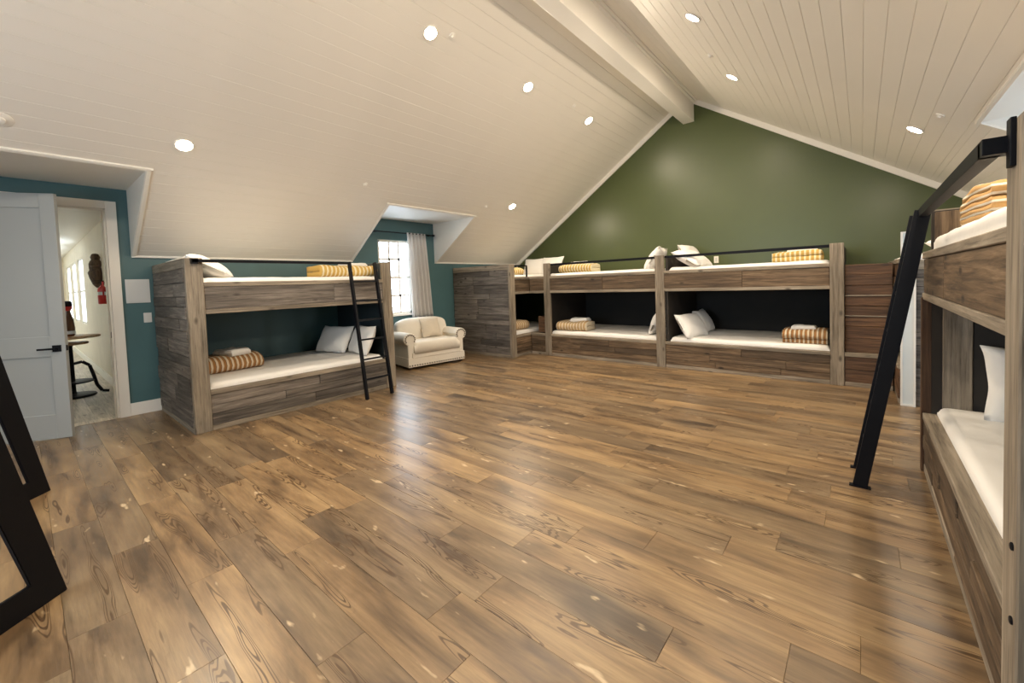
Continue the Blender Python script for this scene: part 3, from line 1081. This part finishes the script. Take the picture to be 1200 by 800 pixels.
def bunk(name, label, loc, rz, Lg, Dp, seed, left_end=True, right_end=True, posts=('l', 'r'), wood_key='plank', end_key='grey',
         rail=None, ends_face=('l',), group='built-in bunk beds', inner='inner', ext_left=0.0, ext_right=0.0, post_top=ZP, lower_rows=3, back=True):
    rng = random.Random(seed)
    root = tag(empty(name, loc, rz), label, 'bunk bed', group)
    ax = 'X'          # object space of the parts follows the root, so the grain axis is local
    wp, we = M[wood_key + 'X'], M[end_key + 'Y']
    pz, px = M['postZ'], M['postX']
    xl = PWD if 'l' in posts else 0.0
    xr = Lg - PWD if 'r' in posts else Lg
    if 'l' in posts: board('post', (0, 0, 0), (PWD, 0.05, post_top), pz, root, 0.005)
    if 'r' in posts: board('post', (Lg - PWD, 0, 0), (Lg, 0.05, post_top), pz, root, 0.005)
    a, b = xl - ext_left, xr + ext_right
    # lips
    board('lip', (a, 0.004, LV['u2']), (b, 0.11, LV['u1']), px, root)
    board('lip', (a, 0.004, LV['u4']), (b, 0.11, LV['u3']), px, root)
    board('lip', (a, 0.004, LV['m2']), (b, 0.12, LV['m1']), px, root)
    board('base_strip', (a, 0.012, 0), (b, 0.045, LV['b']), px, root)
    rows_of_planks(root, a, b, LV['u3'], LV['u2'], 0.018, 1 if rng.random() < 0.5 else 2, rng, wp)
    rows_of_planks(root, a, b, LV['b'], LV['m2'], 0.018, lower_rows, rng, wp)
    # mattress platforms
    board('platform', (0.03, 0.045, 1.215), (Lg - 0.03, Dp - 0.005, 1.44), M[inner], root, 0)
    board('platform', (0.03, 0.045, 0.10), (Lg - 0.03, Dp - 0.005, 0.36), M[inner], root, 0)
    # end panels
    for side, on in (('l', left_end), ('r', right_end)):
        if not on: continue
        x0 = 0.014 if side == 'l' else Lg - 0.044
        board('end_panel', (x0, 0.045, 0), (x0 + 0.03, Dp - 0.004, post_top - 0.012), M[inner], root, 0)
        if side in ends_face:
            n = 12
            y = 0.014 if side == 'l' else Lg - 0.014
            th = -0.014 if side == 'l' else 0.014
            # cladding faces outward
            if side == 'l':
                rows_of_planks(root, 0.05, Dp - 0.004, LV['b'], post_top - 0.10, 0.0, n, rng, we, 0.013, 'y')
                board('end_cap', (-0.003, 0.05, post_top - 0.098), (0.013, Dp - 0.004, post_top), M['postY'], root, 0.003)
                board('end_base', (-0.004, 0.05, 0), (0.013, Dp - 0.004, LV['b']), M['postY'], root, 0.003)
            else:
                rows_of_planks(root, 0.05, Dp - 0.004, LV['b'], post_top - 0.10, Lg, n, rng, we, -0.013, 'y')
                board('end_cap', (Lg - 0.013, 0.05, post_top - 0.098), (Lg + 0.003, Dp - 0.004, post_top), M['postY'], root, 0.003)
                board('end_base', (Lg - 0.013, 0.05, 0), (Lg + 0.004, Dp - 0.004, LV['b']), M['postY'], root, 0.003)
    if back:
        board('added_dark_back', (0.03, Dp - 0.02, 0.36), (Lg - 0.03, Dp - 0.006, 1.215), M['black'], root, 0)  # near-black board added to darken the back of the lower bunk
    if rail is not None:
        mb = MB()
        x0, x1 = rail
        mb.box((x0, 0.045, 1.712), (x1, 0.065, 1.750))
        mb.build('guard_rail', M['metal'], root)
    return root

def mattress(name_label, loc, rz, x0, x1, y0, y1, ztop, H, seed, parent_root_loc=None):
    me = soft_slab(x1 - x0, y1 - y0, H, r=0.045, seed=seed, amp=0.006, freq=3.5)
    root = Matrix.Translation(loc) @ Matrix.Rotation(rz, 4, 'Z')
    o = link('mattress', me, M['sheet'])
    o.matrix_world = root @ Matrix.Translation((x0, y0, ztop - H))
    return tag(o, name_label, 'mattress', 'bunk mattresses')

R90 = math.pi / 2
UZ, LZ = 1.565, 0.475       # mattress tops
def both_mattresses(where, loc, rz, x0, x1, y0, y1, seed, uz=UZ):
    mattress('white sheeted mattress on the upper bunk ' + where, loc, rz, x0, x1, y0, y1, uz, uz - 1.441, seed)
    mattress('white sheeted mattress on the lower bunk ' + where, loc, rz, x0, x1, y0 + 0.02, y1, LZ, LZ - 0.361, seed + 1)

# A: left wall, between the doorway and the window alcove
A0 = (1.543, 1.025, 0)
bunk('bunk_bed', 'grey-brown plank bunk bed on teal wall beside the open door', A0, R90, 2.26, 1.535, 11, wood_key='grey', inner='navy', ends_face=('l', 'r'), back=False)
both_mattresses('beside the open door', A0, R90, 0.15, 2.11, 0.06, 1.50, 1)
# D: left wall, far corner
D0 = (1.60, 5.71, 0)
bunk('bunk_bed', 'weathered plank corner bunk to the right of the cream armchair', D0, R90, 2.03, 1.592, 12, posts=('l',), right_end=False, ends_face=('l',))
both_mattresses('in the corner right of the armchair', D0, R90, 0.15, 2.0, 0.06, 1.56, 5)
# B and C: along the green gable wall
B0 = (1.957, 6.271, 0)
YD = YG - 6.271 - 0.005
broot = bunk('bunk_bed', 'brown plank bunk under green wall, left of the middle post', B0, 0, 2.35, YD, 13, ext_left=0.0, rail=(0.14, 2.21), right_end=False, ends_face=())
both_mattresses('left of middle post on green wall', B0, 0, 0.10, 2.20, 0.06, 1.44, 9)
C0 = (4.308, 6.271, 0)
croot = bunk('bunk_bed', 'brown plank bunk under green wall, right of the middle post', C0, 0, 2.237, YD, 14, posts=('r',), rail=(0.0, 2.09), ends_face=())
both_mattresses('right of middle post on green wall', C0, 0, 0.06, 2.09, 0.06, 1.44, 13)
# filler panel between the corner bunk and B (inside corner)
rngf = random.Random(5)
board('lip', (-0.352, 0.004, LV['u2']), (0, 0.11, LV['u1']), M['postX'], broot)
board('lip', (-0.352, 0.004, LV['u4']), (0, 0.11, LV['u3']), M['postX'], broot)
board('lip', (-0.352, 0.004, LV['m2']), (0, 0.12, LV['m1']), M['postX'], broot)
board('base_strip', (-0.352, 0.012, 0), (0, 0.045, LV['b']), M['postX'], broot)
rows_of_planks(broot, -0.35, 0, LV['u3'], LV['u2'], 0.018, 2, rngf, M['plankX'])
rows_of_planks(broot, -0.35, 0, LV['b'], LV['m2'], 0.018, 2, rngf, M['plankX'])
board('side_box', (-0.20, 0.06, 0.43), (0.0, 0.30, 0.74), M['redX'], broot)
board('platform', (-0.35, 0.045, 1.215), (0.01, YD, 1.44), M['inner'], broot, 0)
board('platform', (-0.35, 0.045, 0.10), (0.01, YD, 0.36), M['inner'], broot, 0)
# rail of the corner bunk: a short guard with a drop
droot = [o for o in bpy.data.objects if o.get('label', '').startswith('weathered plank corner')][0]
MB().box((0.06, 0.02, 1.722), (0.55, 0.045, 1.748)).box((0.525, 0.02, 1.52), (0.55, 0.045, 1.735)).build('guard_rail', M['metal'], droot)
# F: right wall, far corner, mirror of the corner bunk
F0 = (7.0, 7.74, 0)
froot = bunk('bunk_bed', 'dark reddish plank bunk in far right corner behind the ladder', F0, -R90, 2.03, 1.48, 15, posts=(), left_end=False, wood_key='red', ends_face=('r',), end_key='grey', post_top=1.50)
both_mattresses('in the far right corner', F0, -R90, 0.03, 1.98, 0.06, 1.45, 17)
# stepped panel of red-brown boards between bunk C and the corner bunk
side = tag(empty('plank_partition', (6.548, 6.271, 0)), 'red-brown horizontal board partition right of the tall post under green wall', 'partition')
W = 0.45
zs = [LV['m1'], 0.58, 0.735, 0.86, 0.985, 1.11, 1.235, 1.36, 1.49]
for i, (a, b) in enumerate(zip(zs[:-1], zs[1:])):
    board('plank', (0.0, 0.10 + 0.004 * (i % 2), a + 0.001), (W, 0.13, b - 0.001), M['redX'], side)
    if i in (2, 4, 6):
        pass
board('backing', (0.0, 0.13, 0.0), (W, 0.15, 1.47), M['inner'], side, 0)
board('lip', (0.0, 0.004, LV['m2']), (W, 0.10, LV['m1']), M['postX'], side)
board('base_strip', (0.0, 0.012, 0), (W, 0.045, LV['b']), M['postX'], side)
rows_of_planks(side, 0.0, W, LV['b'], LV['m2'], 0.02, 2, random.Random(2), M['redX'])
for z in (0.86, 1.11):
    board('batten', (0.0, 0.088, z - 0.008), (W, 0.104, z + 0.008), M['postX'], side)
# E: right foreground
E0 = (7.036, 3.905, 0)
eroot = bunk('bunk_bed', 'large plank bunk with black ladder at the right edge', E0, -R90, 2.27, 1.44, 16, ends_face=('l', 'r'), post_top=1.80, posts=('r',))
both_mattresses('at the right edge of the picture', E0, -R90, 0.06, 2.12, 0.055, 1.41, 21, 1.62)
board('post', (0.046, 0.10, LV['m1']), (0.066, 0.24, LV['u4']), M['postZ'], eroot)
board('post', (0.046, 0.06, UZ - 0.05), (0.066, 0.22, 1.78), M['plankZ'], eroot)
board('edge_strip', (0.0, -0.004, 0), (0.045, 0.05, 1.21), M['redZ'], eroot)
for z in (0.42, 0.63):
    MB().lathe([(0.011, 0), (0.011, 0.004), (0.007, 0.006)], 12).build('bolt', M['metal'], eroot, loc=(2.27 - 0.035, 0.0, z), rot=(R90, 0, 0))

# ------------------------------------------------------------------ ladders with guard rail
def ladder(label, loc, rz, xa, xb, base_y, top_y, ztop, nr, flat, thick, rail_to, post_y, foot=False):
    root = tag(empty('bunk_ladder', loc, rz), label, 'ladder', 'black steel bunk ladders')
    ang = math.atan2(top_y - base_y, ztop)
    ln = math.hypot(ztop, top_y - base_y)
    for x in (xa, xb):
        m = Matrix.Translation((x, base_y, 0.004)) @ Matrix.Rotation(-ang, 4, 'X')
        MB().box((-thick / 2, -flat / 2, 0.0), (thick / 2, flat / 2, ln), m).build('rail', M['metal'], root, bevel=0.002)
        if foot:
            MB().box((x - 0.02, base_y - 0.055, 0.0), (x + 0.02, base_y + 0.055, 0.008)).build('foot', M['metal'], root)
    for k in range(nr):
        t = (k + 1) / (nr + 1)
        y, z = base_y + (top_y - base_y) * t, ztop * t
        m = Matrix.Translation((0, y, z)) @ Matrix.Rotation(-ang, 4, 'X')
        MB().box((min(xa, xb), -flat * 0.33, -0.011), (max(xa, xb), flat * 0.33, 0.011), m).build('rung', M['metal'], root)
    return root
la = ladder('black ladder on the bunk beside the open door', A0, R90, 1.642, 1.991, -0.310, -0.030, 1.74, 6, 0.055, 0.026, None, 0)
MB().box((0.05, -0.045, 1.715), (1.655, -0.018, 1.745)).build('guard_rail', M['metal'], la, bevel=0.002)
MB().box((0.045, -0.045, 1.70), (0.10, 0.0, 1.755)).build('bracket', M['metal'], la)
le = ladder('wide black ladder on the bunk at the right edge', E0, -R90, 0.232, 0.548, -0.335, -0.040, 1.745, 6, 0.075, 0.020, None, 0, True)
MB().box((0.535, -0.060, 1.712), (2.175, -0.018, 1.758)).build('guard_rail', M['metal'], le, bevel=0.002)
mb = MB().box((2.145, -0.060, 1.712), (2.20, 0.0, 1.758)).box((2.185, -0.012, 1.67), (2.225, 0.0, 1.80))
mb.build('bracket', M['metal'], le, bevel=0.002)

# ------------------------------------------------------------------ bedding
def W_A(lx, ly, z, o=A0, rz=R90):
    c, s = math.cos(rz), math.sin(rz)
    return (o[0] + lx * c - ly * s, o[1] + lx * s + ly * c, z)

# bunk A
place_blanket((0.70, 1.50, LZ + 0.004), 4, (0.66, 0.46, 0.17), 'strA', 'rust striped folded blanket on lower bunk beside the door', seed=1)
place_towel((0.74, 1.58, LZ + 0.178), 24, (0.30, 0.24, 0.075), 'white folded towel on the blanket in lower bunk beside door', 1)
place_pillow((0.62, 2.88, LZ + 0.195), (62, 0, 14), 'white pillow by the wall on lower bunk beside door', seed=1)
place_pillow((1.14, 3.02, LZ + 0.200), (68, 0, -6), 'white pillow behind the ladder on lower bunk beside door', seed=2)
place_pillow((1.02, 1.31, UZ + 0.125), (30, 0, 174), 'cream pillow at door end of upper bunk beside door', seed=3, size=(0.66, 0.46, 0.2))
place_pillow((0.42, 1.34, UZ + 0.125), (30, 0, 184), 'cream pillow against the trim on upper bunk beside door', seed=4, size=(0.62, 0.44, 0.2))
place_blanket((1.0, 2.87, UZ + 0.004), 0, (0.82, 0.44, 0.15), 'strY', 'mustard striped blanket behind the ladder on upper bunk beside door', seed=2)
place_towel((0.92, 3.05, UZ + 0.145), 10, (0.28, 0.30, 0.06), 'white towel on the mustard blanket on upper bunk beside door', 2)
# bunk D
place_pillow((0.95, 7.30, UZ + 0.185), (68, 0, 5), 'cream pillow against green wall on the corner bunk, left one', seed=5, size=(0.6, 0.42, 0.18))
place_pillow((1.45, 7.25, UZ + 0.185), (68, 0, -6), 'cream pillow against green wall on the corner bunk, right one', seed=6, size=(0.6, 0.42, 0.18))
place_blanket((1.10, 6.20, UZ + 0.004), 0, (0.5, 0.4, 0.15), 'strY', 'yellow blanket on the upper corner bunk right of armchair', seed=3)
place_blanket((1.22, 6.18, LZ + 0.004), 0, (0.5, 0.4, 0.17), 'strB', 'tan blanket on the lower corner bunk right of armchair', seed=4)
# bunk B
place_blanket((2.45, 6.62, LZ + 0.004), -84, (0.62, 0.42, 0.16), 'strB', 'tan folded blanket on lower bunk left of middle post', seed=5)
place_towel((2.52, 6.66, LZ + 0.158), 10, (0.34, 0.24, 0.07), 'white towel on the tan blanket left of middle post', 3)
place_pillow((4.02, 6.75, LZ + 0.19), (66, 0, -84), 'cream pillow on lower bunk against the middle post', seed=7)
place_blanket((2.55, 6.65, UZ + 0.004), -84, (0.66, 0.42, 0.14), 'strY', 'yellow folded blanket on upper bunk left of middle post', seed=6)
place_towel((2.55, 6.70, UZ + 0.135), 0, (0.40, 0.24, 0.07), 'white towel on the yellow blanket left of middle post', 4)
place_pillow((3.98, 6.80, UZ + 0.17), (55, 0, -80), 'cream pillow on upper bunk just left of middle post', seed=8, size=(0.66, 0.46, 0.2))
# bunk C
place_pillow((4.62, 6.60, LZ + 0.175), (58, 0, 76), 'pale blue-white pillow in front on lower bunk right of middle post', seed=9)
place_pillow((4.64, 7.16, LZ + 0.19), (60, 0, 92), 'pale blue-white pillow behind on lower bunk right of middle post', seed=10)
place_blanket((6.12, 6.62, LZ + 0.004), 90, (0.50, 0.44, 0.17), 'strA', 'rust striped blanket on lower bunk next to the tall post', seed=7, layers=3)
place_towel((6.10, 6.62, LZ + 0.168), 0, (0.28, 0.22, 0.06), 'white towel on rust striped blanket next to tall post', 5)
place_pillow((4.47, 7.16, UZ + 0.19), (56, 0, 88), 'cream pillow on upper bunk leaning behind the middle post', seed=11, size=(0.66, 0.46, 0.2))
place_pillow((4.64, 6.62, UZ + 0.125), (30, 0, 84), 'cream pillow on upper bunk just right of middle post', seed=12, size=(0.66, 0.46, 0.2))
place_blanket((6.02, 6.72, UZ + 0.004), 90, (0.56, 0.44, 0.13), 'strY', 'yellow striped blanket on upper bunk next to the tall post', seed=8)
place_towel((6.08, 6.75, UZ + 0.125), 0, (0.34, 0.24, 0.05), 'white towel on yellow blanket next to the tall post', 6)
# bunk F
place_pillow((7.60, 6.60, UZ + 0.10), (10, 0, 60), 'cream pillow on the far right corner bunk behind the ladder', seed=13)
# bunk E
place_pillow((7.64, 3.70, LZ + 0.215), (76, 0, 4), 'white pillow standing on lower bunk at the right edge', seed=14, size=(0.70, 0.46, 0.2))
place_blanket((7.45, 3.02, 1.624), 96, (0.60, 0.42, 0.17), 'strO', 'orange and white striped blanket on upper bunk at right edge', seed=9, layers=5)

# ------------------------------------------------------------------ armchair in the window alcove
def sofa():
    th = 9 * D2R
    root = tag(empty('armchair', (0.80, 3.98, 0), R90 - th), 'wide cream armchair with rolled arms under the curtained window', 'armchair')
    Wd, Dp = 1.14, 0.70
    MB().box((0.06, 0.03, 0.06), (Wd - 0.06, Dp, 0.28)).build('base', M['sofa'], root, bevel=0.02)
    mb = MB().box((0.02, 0.0, 0.045), (Wd - 0.02, 0.03, 0.20)).box((0.02, 0.03, 0.045), (0.05, Dp, 0.20)).box((Wd - 0.05, 0.03, 0.045), (Wd - 0.02, Dp, 0.20))
    mb.build('skirt', M['sofa'], root, bevel=0.008)
    me = soft_slab(Wd - 0.26, 0.60, 0.20, r=0.07, seed=4, amp=0.006, nx=18, ny=14)
    link('seat_cushion', me, M['sofa'], root, (0.13, -0.02, 0.265))
    # seat front band under the cushion
    MB().box((0.10, -0.008, 0.19), (Wd - 0.10, 0.06, 0.285)).build('front_rail', M['sofa'], root, bevel=0.015)
    # arms: panel with an outward roll
    for s in (0, 1):
        prof = []
        for k in range(17):
            a = (-60 + k * 300 / 16) * D2R
            prof.append((0.085 - 0.12 * math.cos(a + 0.4), 0.515 + 0.105 * math.sin(a + 0.4)))
        cx = 0.085
        pr = [(0.16, 0.10), (0.16, 0.50)]
        for k in range(15):
            a = (0 + k * 250 / 14) * D2R
            pr.append((cx - 0.01 + 0.115 * math.cos(a), 0.515 + 0.105 * math.sin(a)))
        pr += [(0.03, 0.40), (0.03, 0.10)]
        if s:
            pr = [(Wd - x, z) for x, z in pr][::-1]
        mb = MB().prism(pr, 0.60, 'Y', 0.02)
        arm = mb.build('arm', M['sofa'], root, smooth=True, bevel=0.0)
        md = arm.modifiers.new('round', 'BEVEL')
        md.width, md.segments, md.limit_method = 0.02, 3, 'ANGLE'
        md.angle_limit = 60 * D2R
        mb = MB()
        xc = cx - 0.01 if not s else Wd - cx + 0.01
        for k in range(11):
            a = (-30 + k * 24) * D2R
            c = Vector((xc + (0.085 * math.cos(a)) * (1 if not s else -1), 0.02, 0.515 + 0.078 * math.sin(a)))
            mb.tube(c + Vector((0, 0.003, 0)), c - Vector((0, 0.006, 0)), 0.013, 7)
        nl = mb.build('nail_heads', M['nail'], arm)
        nl['kind'] = 'stuff'
    # back with an arched rolled top
    vs, fs = [], []
    nx = 18
    prof = [(0.50, 0.28), (0.50, 0.60), (0.515, 0.76), (0.56, 0.83), (0.62, 0.845), (0.68, 0.80), (0.69, 0.70), (0.69, 0.10), (0.55, 0.10)]
    for i in range(nx + 1):
        u = i / nx
        x = 0.06 + u * (Wd - 0.12)
        k = 1 - 0.10 * abs(2 * u - 1) ** 4
        bulge = 0.05 * (1 - (2 * u - 1) ** 2)
        for (y, z) in prof:
            vs.append((x, y - (bulge if y < 0.53 and z > 0.3 else 0), z * k if z > 0.5 else z))
    m = len(prof)
    for i in range(nx):
        for j in range(m):
            a, b = i * m + j, i * m + (j + 1) % m
            fs.append((a, b, b + m, a + m))
    fs += [tuple(range(m))[::-1], tuple(range(nx * m, nx * m + m))]
    me = mesh_from('back', vs, fs, True)
    o = link('backrest', me, M['sofa'], root)
    sb = o.modifiers.new('smooth', 'SUBSURF')
    sb.levels = sb.render_levels = 1
    mb = MB()
    for k in range(24):
        x = 0.04 + (Wd - 0.08) * k / 23
        mb.tube((x, 0.003, 0.075), (x, -0.006, 0.075), 0.013, 7)
    nl = mb.build('nail_heads', M['nail'], root)
    nl['kind'] = 'stuff'
    for x in (0.08, Wd - 0.08):
        for y in (0.06, Dp - 0.06):
            MB().lathe([(0.02, 0), (0.028, 0.03), (0.03, 0.065)], 10).build('foot', M['darkfoot'], root, loc=(x, y, 0))
    return root
sroot = sofa()
tp = place_pillow((0.47, 4.72, 0.635), (70, 0, 84), 'small cream throw pillow with trimmed edge on the armchair', size=(0.40, 0.36, 0.14), seed=15, mat='sofapil', group='armchair cushions')

# curtain and rod
rod = tag(empty('curtain_rod', (0.075, 3.70, 2.40)), 'thin dark curtain rod over the alcove window', 'curtain rod')
MB().tube((0, 0, 0), (0, 1.47, 0), 0.011).build('rod', M['metal'], rod)
MB().tube((0, 1.47, 0), (0, 1.51, 0), 0.020).build('finial', M['metal'], rod)
for yb in (0.25, 1.40):
    MB().box((-0.075, yb, -0.012), (0.005, yb + 0.02, 0.012)).build('bracket', M['metal'], rod)
def curtain():
    vs, fs = [], []
    nu, nv = 90, 24
    for j in range(nv + 1):
        v = j / nv
        z = 2.415 - v * 1.60
        for i in range(nu + 1):
            u = i / nu
            y = 4.575 + 0.04 * v + u * (0.40 + 0.06 * v)
            x = 0.085 + (0.022 + 0.014 * v) * math.sin(u * 2 * math.pi * 5.2 + 0.5 * math.sin(v * 3)) + 0.01 * noise.noise(Vector((u * 4, v * 3, 1)))
            vs.append((x, y, z))
    for j in range(nv):
        for i in range(nu):
            a = j * (nu + 1) + i
            fs.append((a, a + 1, a + nu + 2, a + nu + 1))
    me = mesh_from('curtain', vs, fs, True)
    o = link('curtain', me, M['curtain'])
    sd = o.modifiers.new('thickness', 'SOLIDIFY')
    sd.thickness = 0.004
    return tag(o, 'pale grey curtain hanging beside the alcove window', 'curtain')
curtain()

# ------------------------------------------------------------------ wall fittings
ep = tag(empty('breaker_panel', (0, 0.885, 1.46)), 'grey-white electrical panel on the teal wall beside the doorway', 'electrical panel')
MB().box((0, -0.105, -0.14), (0.010, 0.105, 0.14)).build('frame', M['plate'], ep, bevel=0.003)
MB().box((0.010, -0.085, -0.12), (0.015, 0.085, 0.12)).build('cover', M['plate'], ep, bevel=0.002)
MB().box((0.015, 0.06, -0.06), (0.019, 0.075, -0.035)).build('latch', M['plate'], ep)
sw_ = tag(empty('light_switch', (0, 0.955, 1.14)), 'white light switch below the electrical panel', 'light switch')
MB().box((0, -0.036, -0.058), (0.006, 0.036, 0.058)).build('plate', M['plate'], sw_, bevel=0.002)
MB().box((0.006, -0.016, -0.032), (0.010, 0.016, 0.032)).build('rocker', M['plate'], sw_, bevel=0.001)
ot = tag(empty('wall_outlet', (4.70, YG, 1.70)), 'white outlet on the green wall above the upper bunk', 'outlet')
MB().box((-0.038, -0.008, -0.06), (0.038, 0, 0.06)).build('plate', M['trim'], ot, bevel=0.002)
MB().box((-0.016, -0.011, -0.035), (0.016, -0.008, 0.035)).build('socket', M['plate'], ot)
o2 = tag(empty('wall_outlet', (0.0, 5.60, 0.25)), 'white outlet low on the teal wall behind the armchair', 'outlet')
MB().box((0, -0.036, -0.058), (0.008, 0.036, 0.058)).build('plate', M['trim'], o2, bevel=0.002)
MB().box((0.008, -0.016, -0.035), (0.011, 0.016, 0.035)).build('socket', M['plate'], o2)

# tall narrow white-framed panel at the end of the corner bunk
mp_ = tag(empty('framed_panel', (7.025, 5.665, 0)), 'tall narrow pale panel in white frame beside the ladder on far side', 'framed panel')
mb = MB()
mb.box((0, -0.02, 0), (0.016, 0.02, 1.79)).box((0.10, -0.02, 0), (0.116, 0.02, 1.79)).box((0.016, -0.02, 1.774), (0.10, 0.02, 1.79)).box((0.016, -0.02, 0), (0.10, 0.02, 0.02))
mb.build('frame', M['trim'], mp_)
MB().box((0.014, -0.008, 0.018), (0.102, 0.012, 1.776)).build('panel', M['mirror'], mp_)

# ------------------------------------------------------------------ ceiling fittings
def on_slope(side, x, y):
    m, sg = slope_frame(side)
    z = ZEL + SL * x if side == 'L' else ZER + SR * (XW - x)
    mm = m.copy()
    mm.translation = Vector((x, y, z))
    return mm
def ceiling_light(side, x, y, label):
    root = empty('recessed_light')
    root.matrix_world = on_slope(side, x, y)
    tag(root, label, 'ceiling light', 'recessed ceiling lights')
    n = 28
    MB().lathe([(0.068, 0.002), (0.082, -0.002), (0.080, -0.007), (0.066, -0.007)], n).build('trim_ring', M['trim'], root, True)
    MB().lathe([(0.064, 0.004), (0.064, -0.0085)], n).build('lens', M['lens'], root)
    l = bpy.data.lights.new('lamp', 'AREA')
    l.shape = 'DISK'
    l.size = 0.125
    l.energy = LAMP_POWER
    l.color = LAMP_COLOR
    lo = bpy.data.objects.new('lamp', l)
    COL.objects.link(lo)
    lo.parent = root
    lo.location = (0, 0, -0.011)
    return root
LIGHTS = [
    ('L', 1.52, 1.09, 'glowing round ceiling light on left slope nearest the doorway'),
    ('L', 3.24, 2.79, 'glowing round ceiling light high on left slope nearest the camera'),
    ('L', 3.24, 4.38, 'glowing round ceiling light high on left slope, middle one'),
    ('L', 3.24, 5.94, 'glowing round ceiling light high on left slope nearest green wall'),
    ('L', 1.52, 5.94, 'glowing round ceiling light low on left slope beside the dormer'),
    ('R', 5.45, 4.17, 'glowing round ceiling light on right slope by the ridge, nearer one'),
    ('R', 5.45, 5.72, 'glowing round ceiling light on right slope by the ridge, nearest green wall'),
    ('R', 7.13, 5.66, 'glowing round ceiling light low on right slope above the tall ladder'),
    ('L', 3.24, 1.10, 'unseen added ceiling light high on left slope above the frame'),  # unseen lights from here on, added along the grid to light the room
    ('R', 5.45, 2.55, 'unseen added ceiling light on right slope overhead'),
    ('R', 5.45, 0.95, 'unseen added ceiling light on right slope behind the camera'),
    ('R', 7.13, 2.50, 'unseen added ceiling light low on right slope over the near bunk'),
    ('L', 3.24, -0.60, 'unseen added ceiling light high on left slope behind the camera'),
    ('R', 5.45, -0.70, 'unseen added ceiling light on right slope far behind the camera'),
]
for a in LIGHTS:
    ceiling_light(*a)
def sprinkler(side, x, y, label, r=0.035):
    root = empty('sprinkler_cover')
    root.matrix_world = on_slope(side, x, y)
    tag(root, label, 'sprinkler', 'ceiling sprinkler covers')
    MB().lathe([(r, 0.002), (r, -0.004), (r * 0.93, -0.007)], 20).build('cover', M['trim'], root, True)
    MB().lathe([(r * 0.45, -0.006), (r * 0.42, -0.020), (r * 0.2, -0.024)], 14).build('head', M['trim'], root, True)
sprinkler('L', 3.31, 3.025, 'white sprinkler cover beside the light nearest the camera')
sprinkler('L', 1.44, 3.017, 'white sprinkler cover on left slope above the ladder bunk')
sprinkler('L', 3.31, 5.40, 'white sprinkler cover on left slope near the beam')
sprinkler('L', 1.424, 5.35, 'white sprinkler cover beside the low light by the dormer')
sprinkler('R', 5.344, 5.14, 'white sprinkler cover between two lights on right slope')
sprinkler('R', 7.245, 5.04, 'white sprinkler cover beside the low light on right slope')
sprinkler('L', 1.45, -0.02, 'large white disc cover on left slope above the open door', 0.07)

# ------------------------------------------------------------------ tall table with black steel leg frames at the left edge
tt = tag(empty('tall_table', (0, 0, 0)), 'tall table with wide black steel leg frames at the left edge', 'table')
TZ = 1.05
for (cx, cy, dx, dy) in ((3.717, 0.075, 0.664, -0.747), (2.06, 0.075, 0.73, -0.68)):
    d = Vector((dx, dy, 0)).normalized()
    n = Vector((d.y, -d.x, 0))
    Wb, bar, th = 0.85, 0.125, 0.02
    k = 0.24                   # lean of the leg
    def P3(s, z, t):
        return Vector((cx, cy, 0)) + d * s + Vector((0, 0, z)) + n * t
    mb = MB()
    # outline with a window: built as four bars with mitred corners
    outer = [(0, 0), (Wb, 0), (Wb - k * TZ, TZ), (k * TZ, TZ)]
    inner = [(0.145, bar), (Wb - 0.145, bar), (Wb - k * TZ - 0.11, TZ - bar), (k * TZ + 0.11, TZ - bar)]
    vs = [P3(s, z, t) for t in (0, th) for (s, z) in outer + inner]
    fs = []
    for i in range(4):
        j = (i + 1) % 4
        fs.append((i, j, 4 + j, 4 + i))
        fs.append((8 + j, 8 + i, 12 + i, 12 + j))
        fs.append((j, i, 8 + i, 8 + j))
        fs.append((4 + i, 4 + j, 12 + j, 12 + i))
    mb.add(vs, fs)
    o = mb.build('leg_frame', M['metal'], tt)
    bm = bmesh.new(); bm.from_mesh(o.data)
    bmesh.ops.recalc_face_normals(bm, faces=bm.faces)
    bmesh.ops.bevel(bm, geom=list(bm.edges), offset=0.003, segments=2, affect='EDGES')
    bm.to_mesh(o.data); bm.free()
MB().box((2.05, -0.75, TZ), (4.45, -0.13, TZ + 0.045)).build('table_top', M['tabletop'], tt, bevel=0.006)
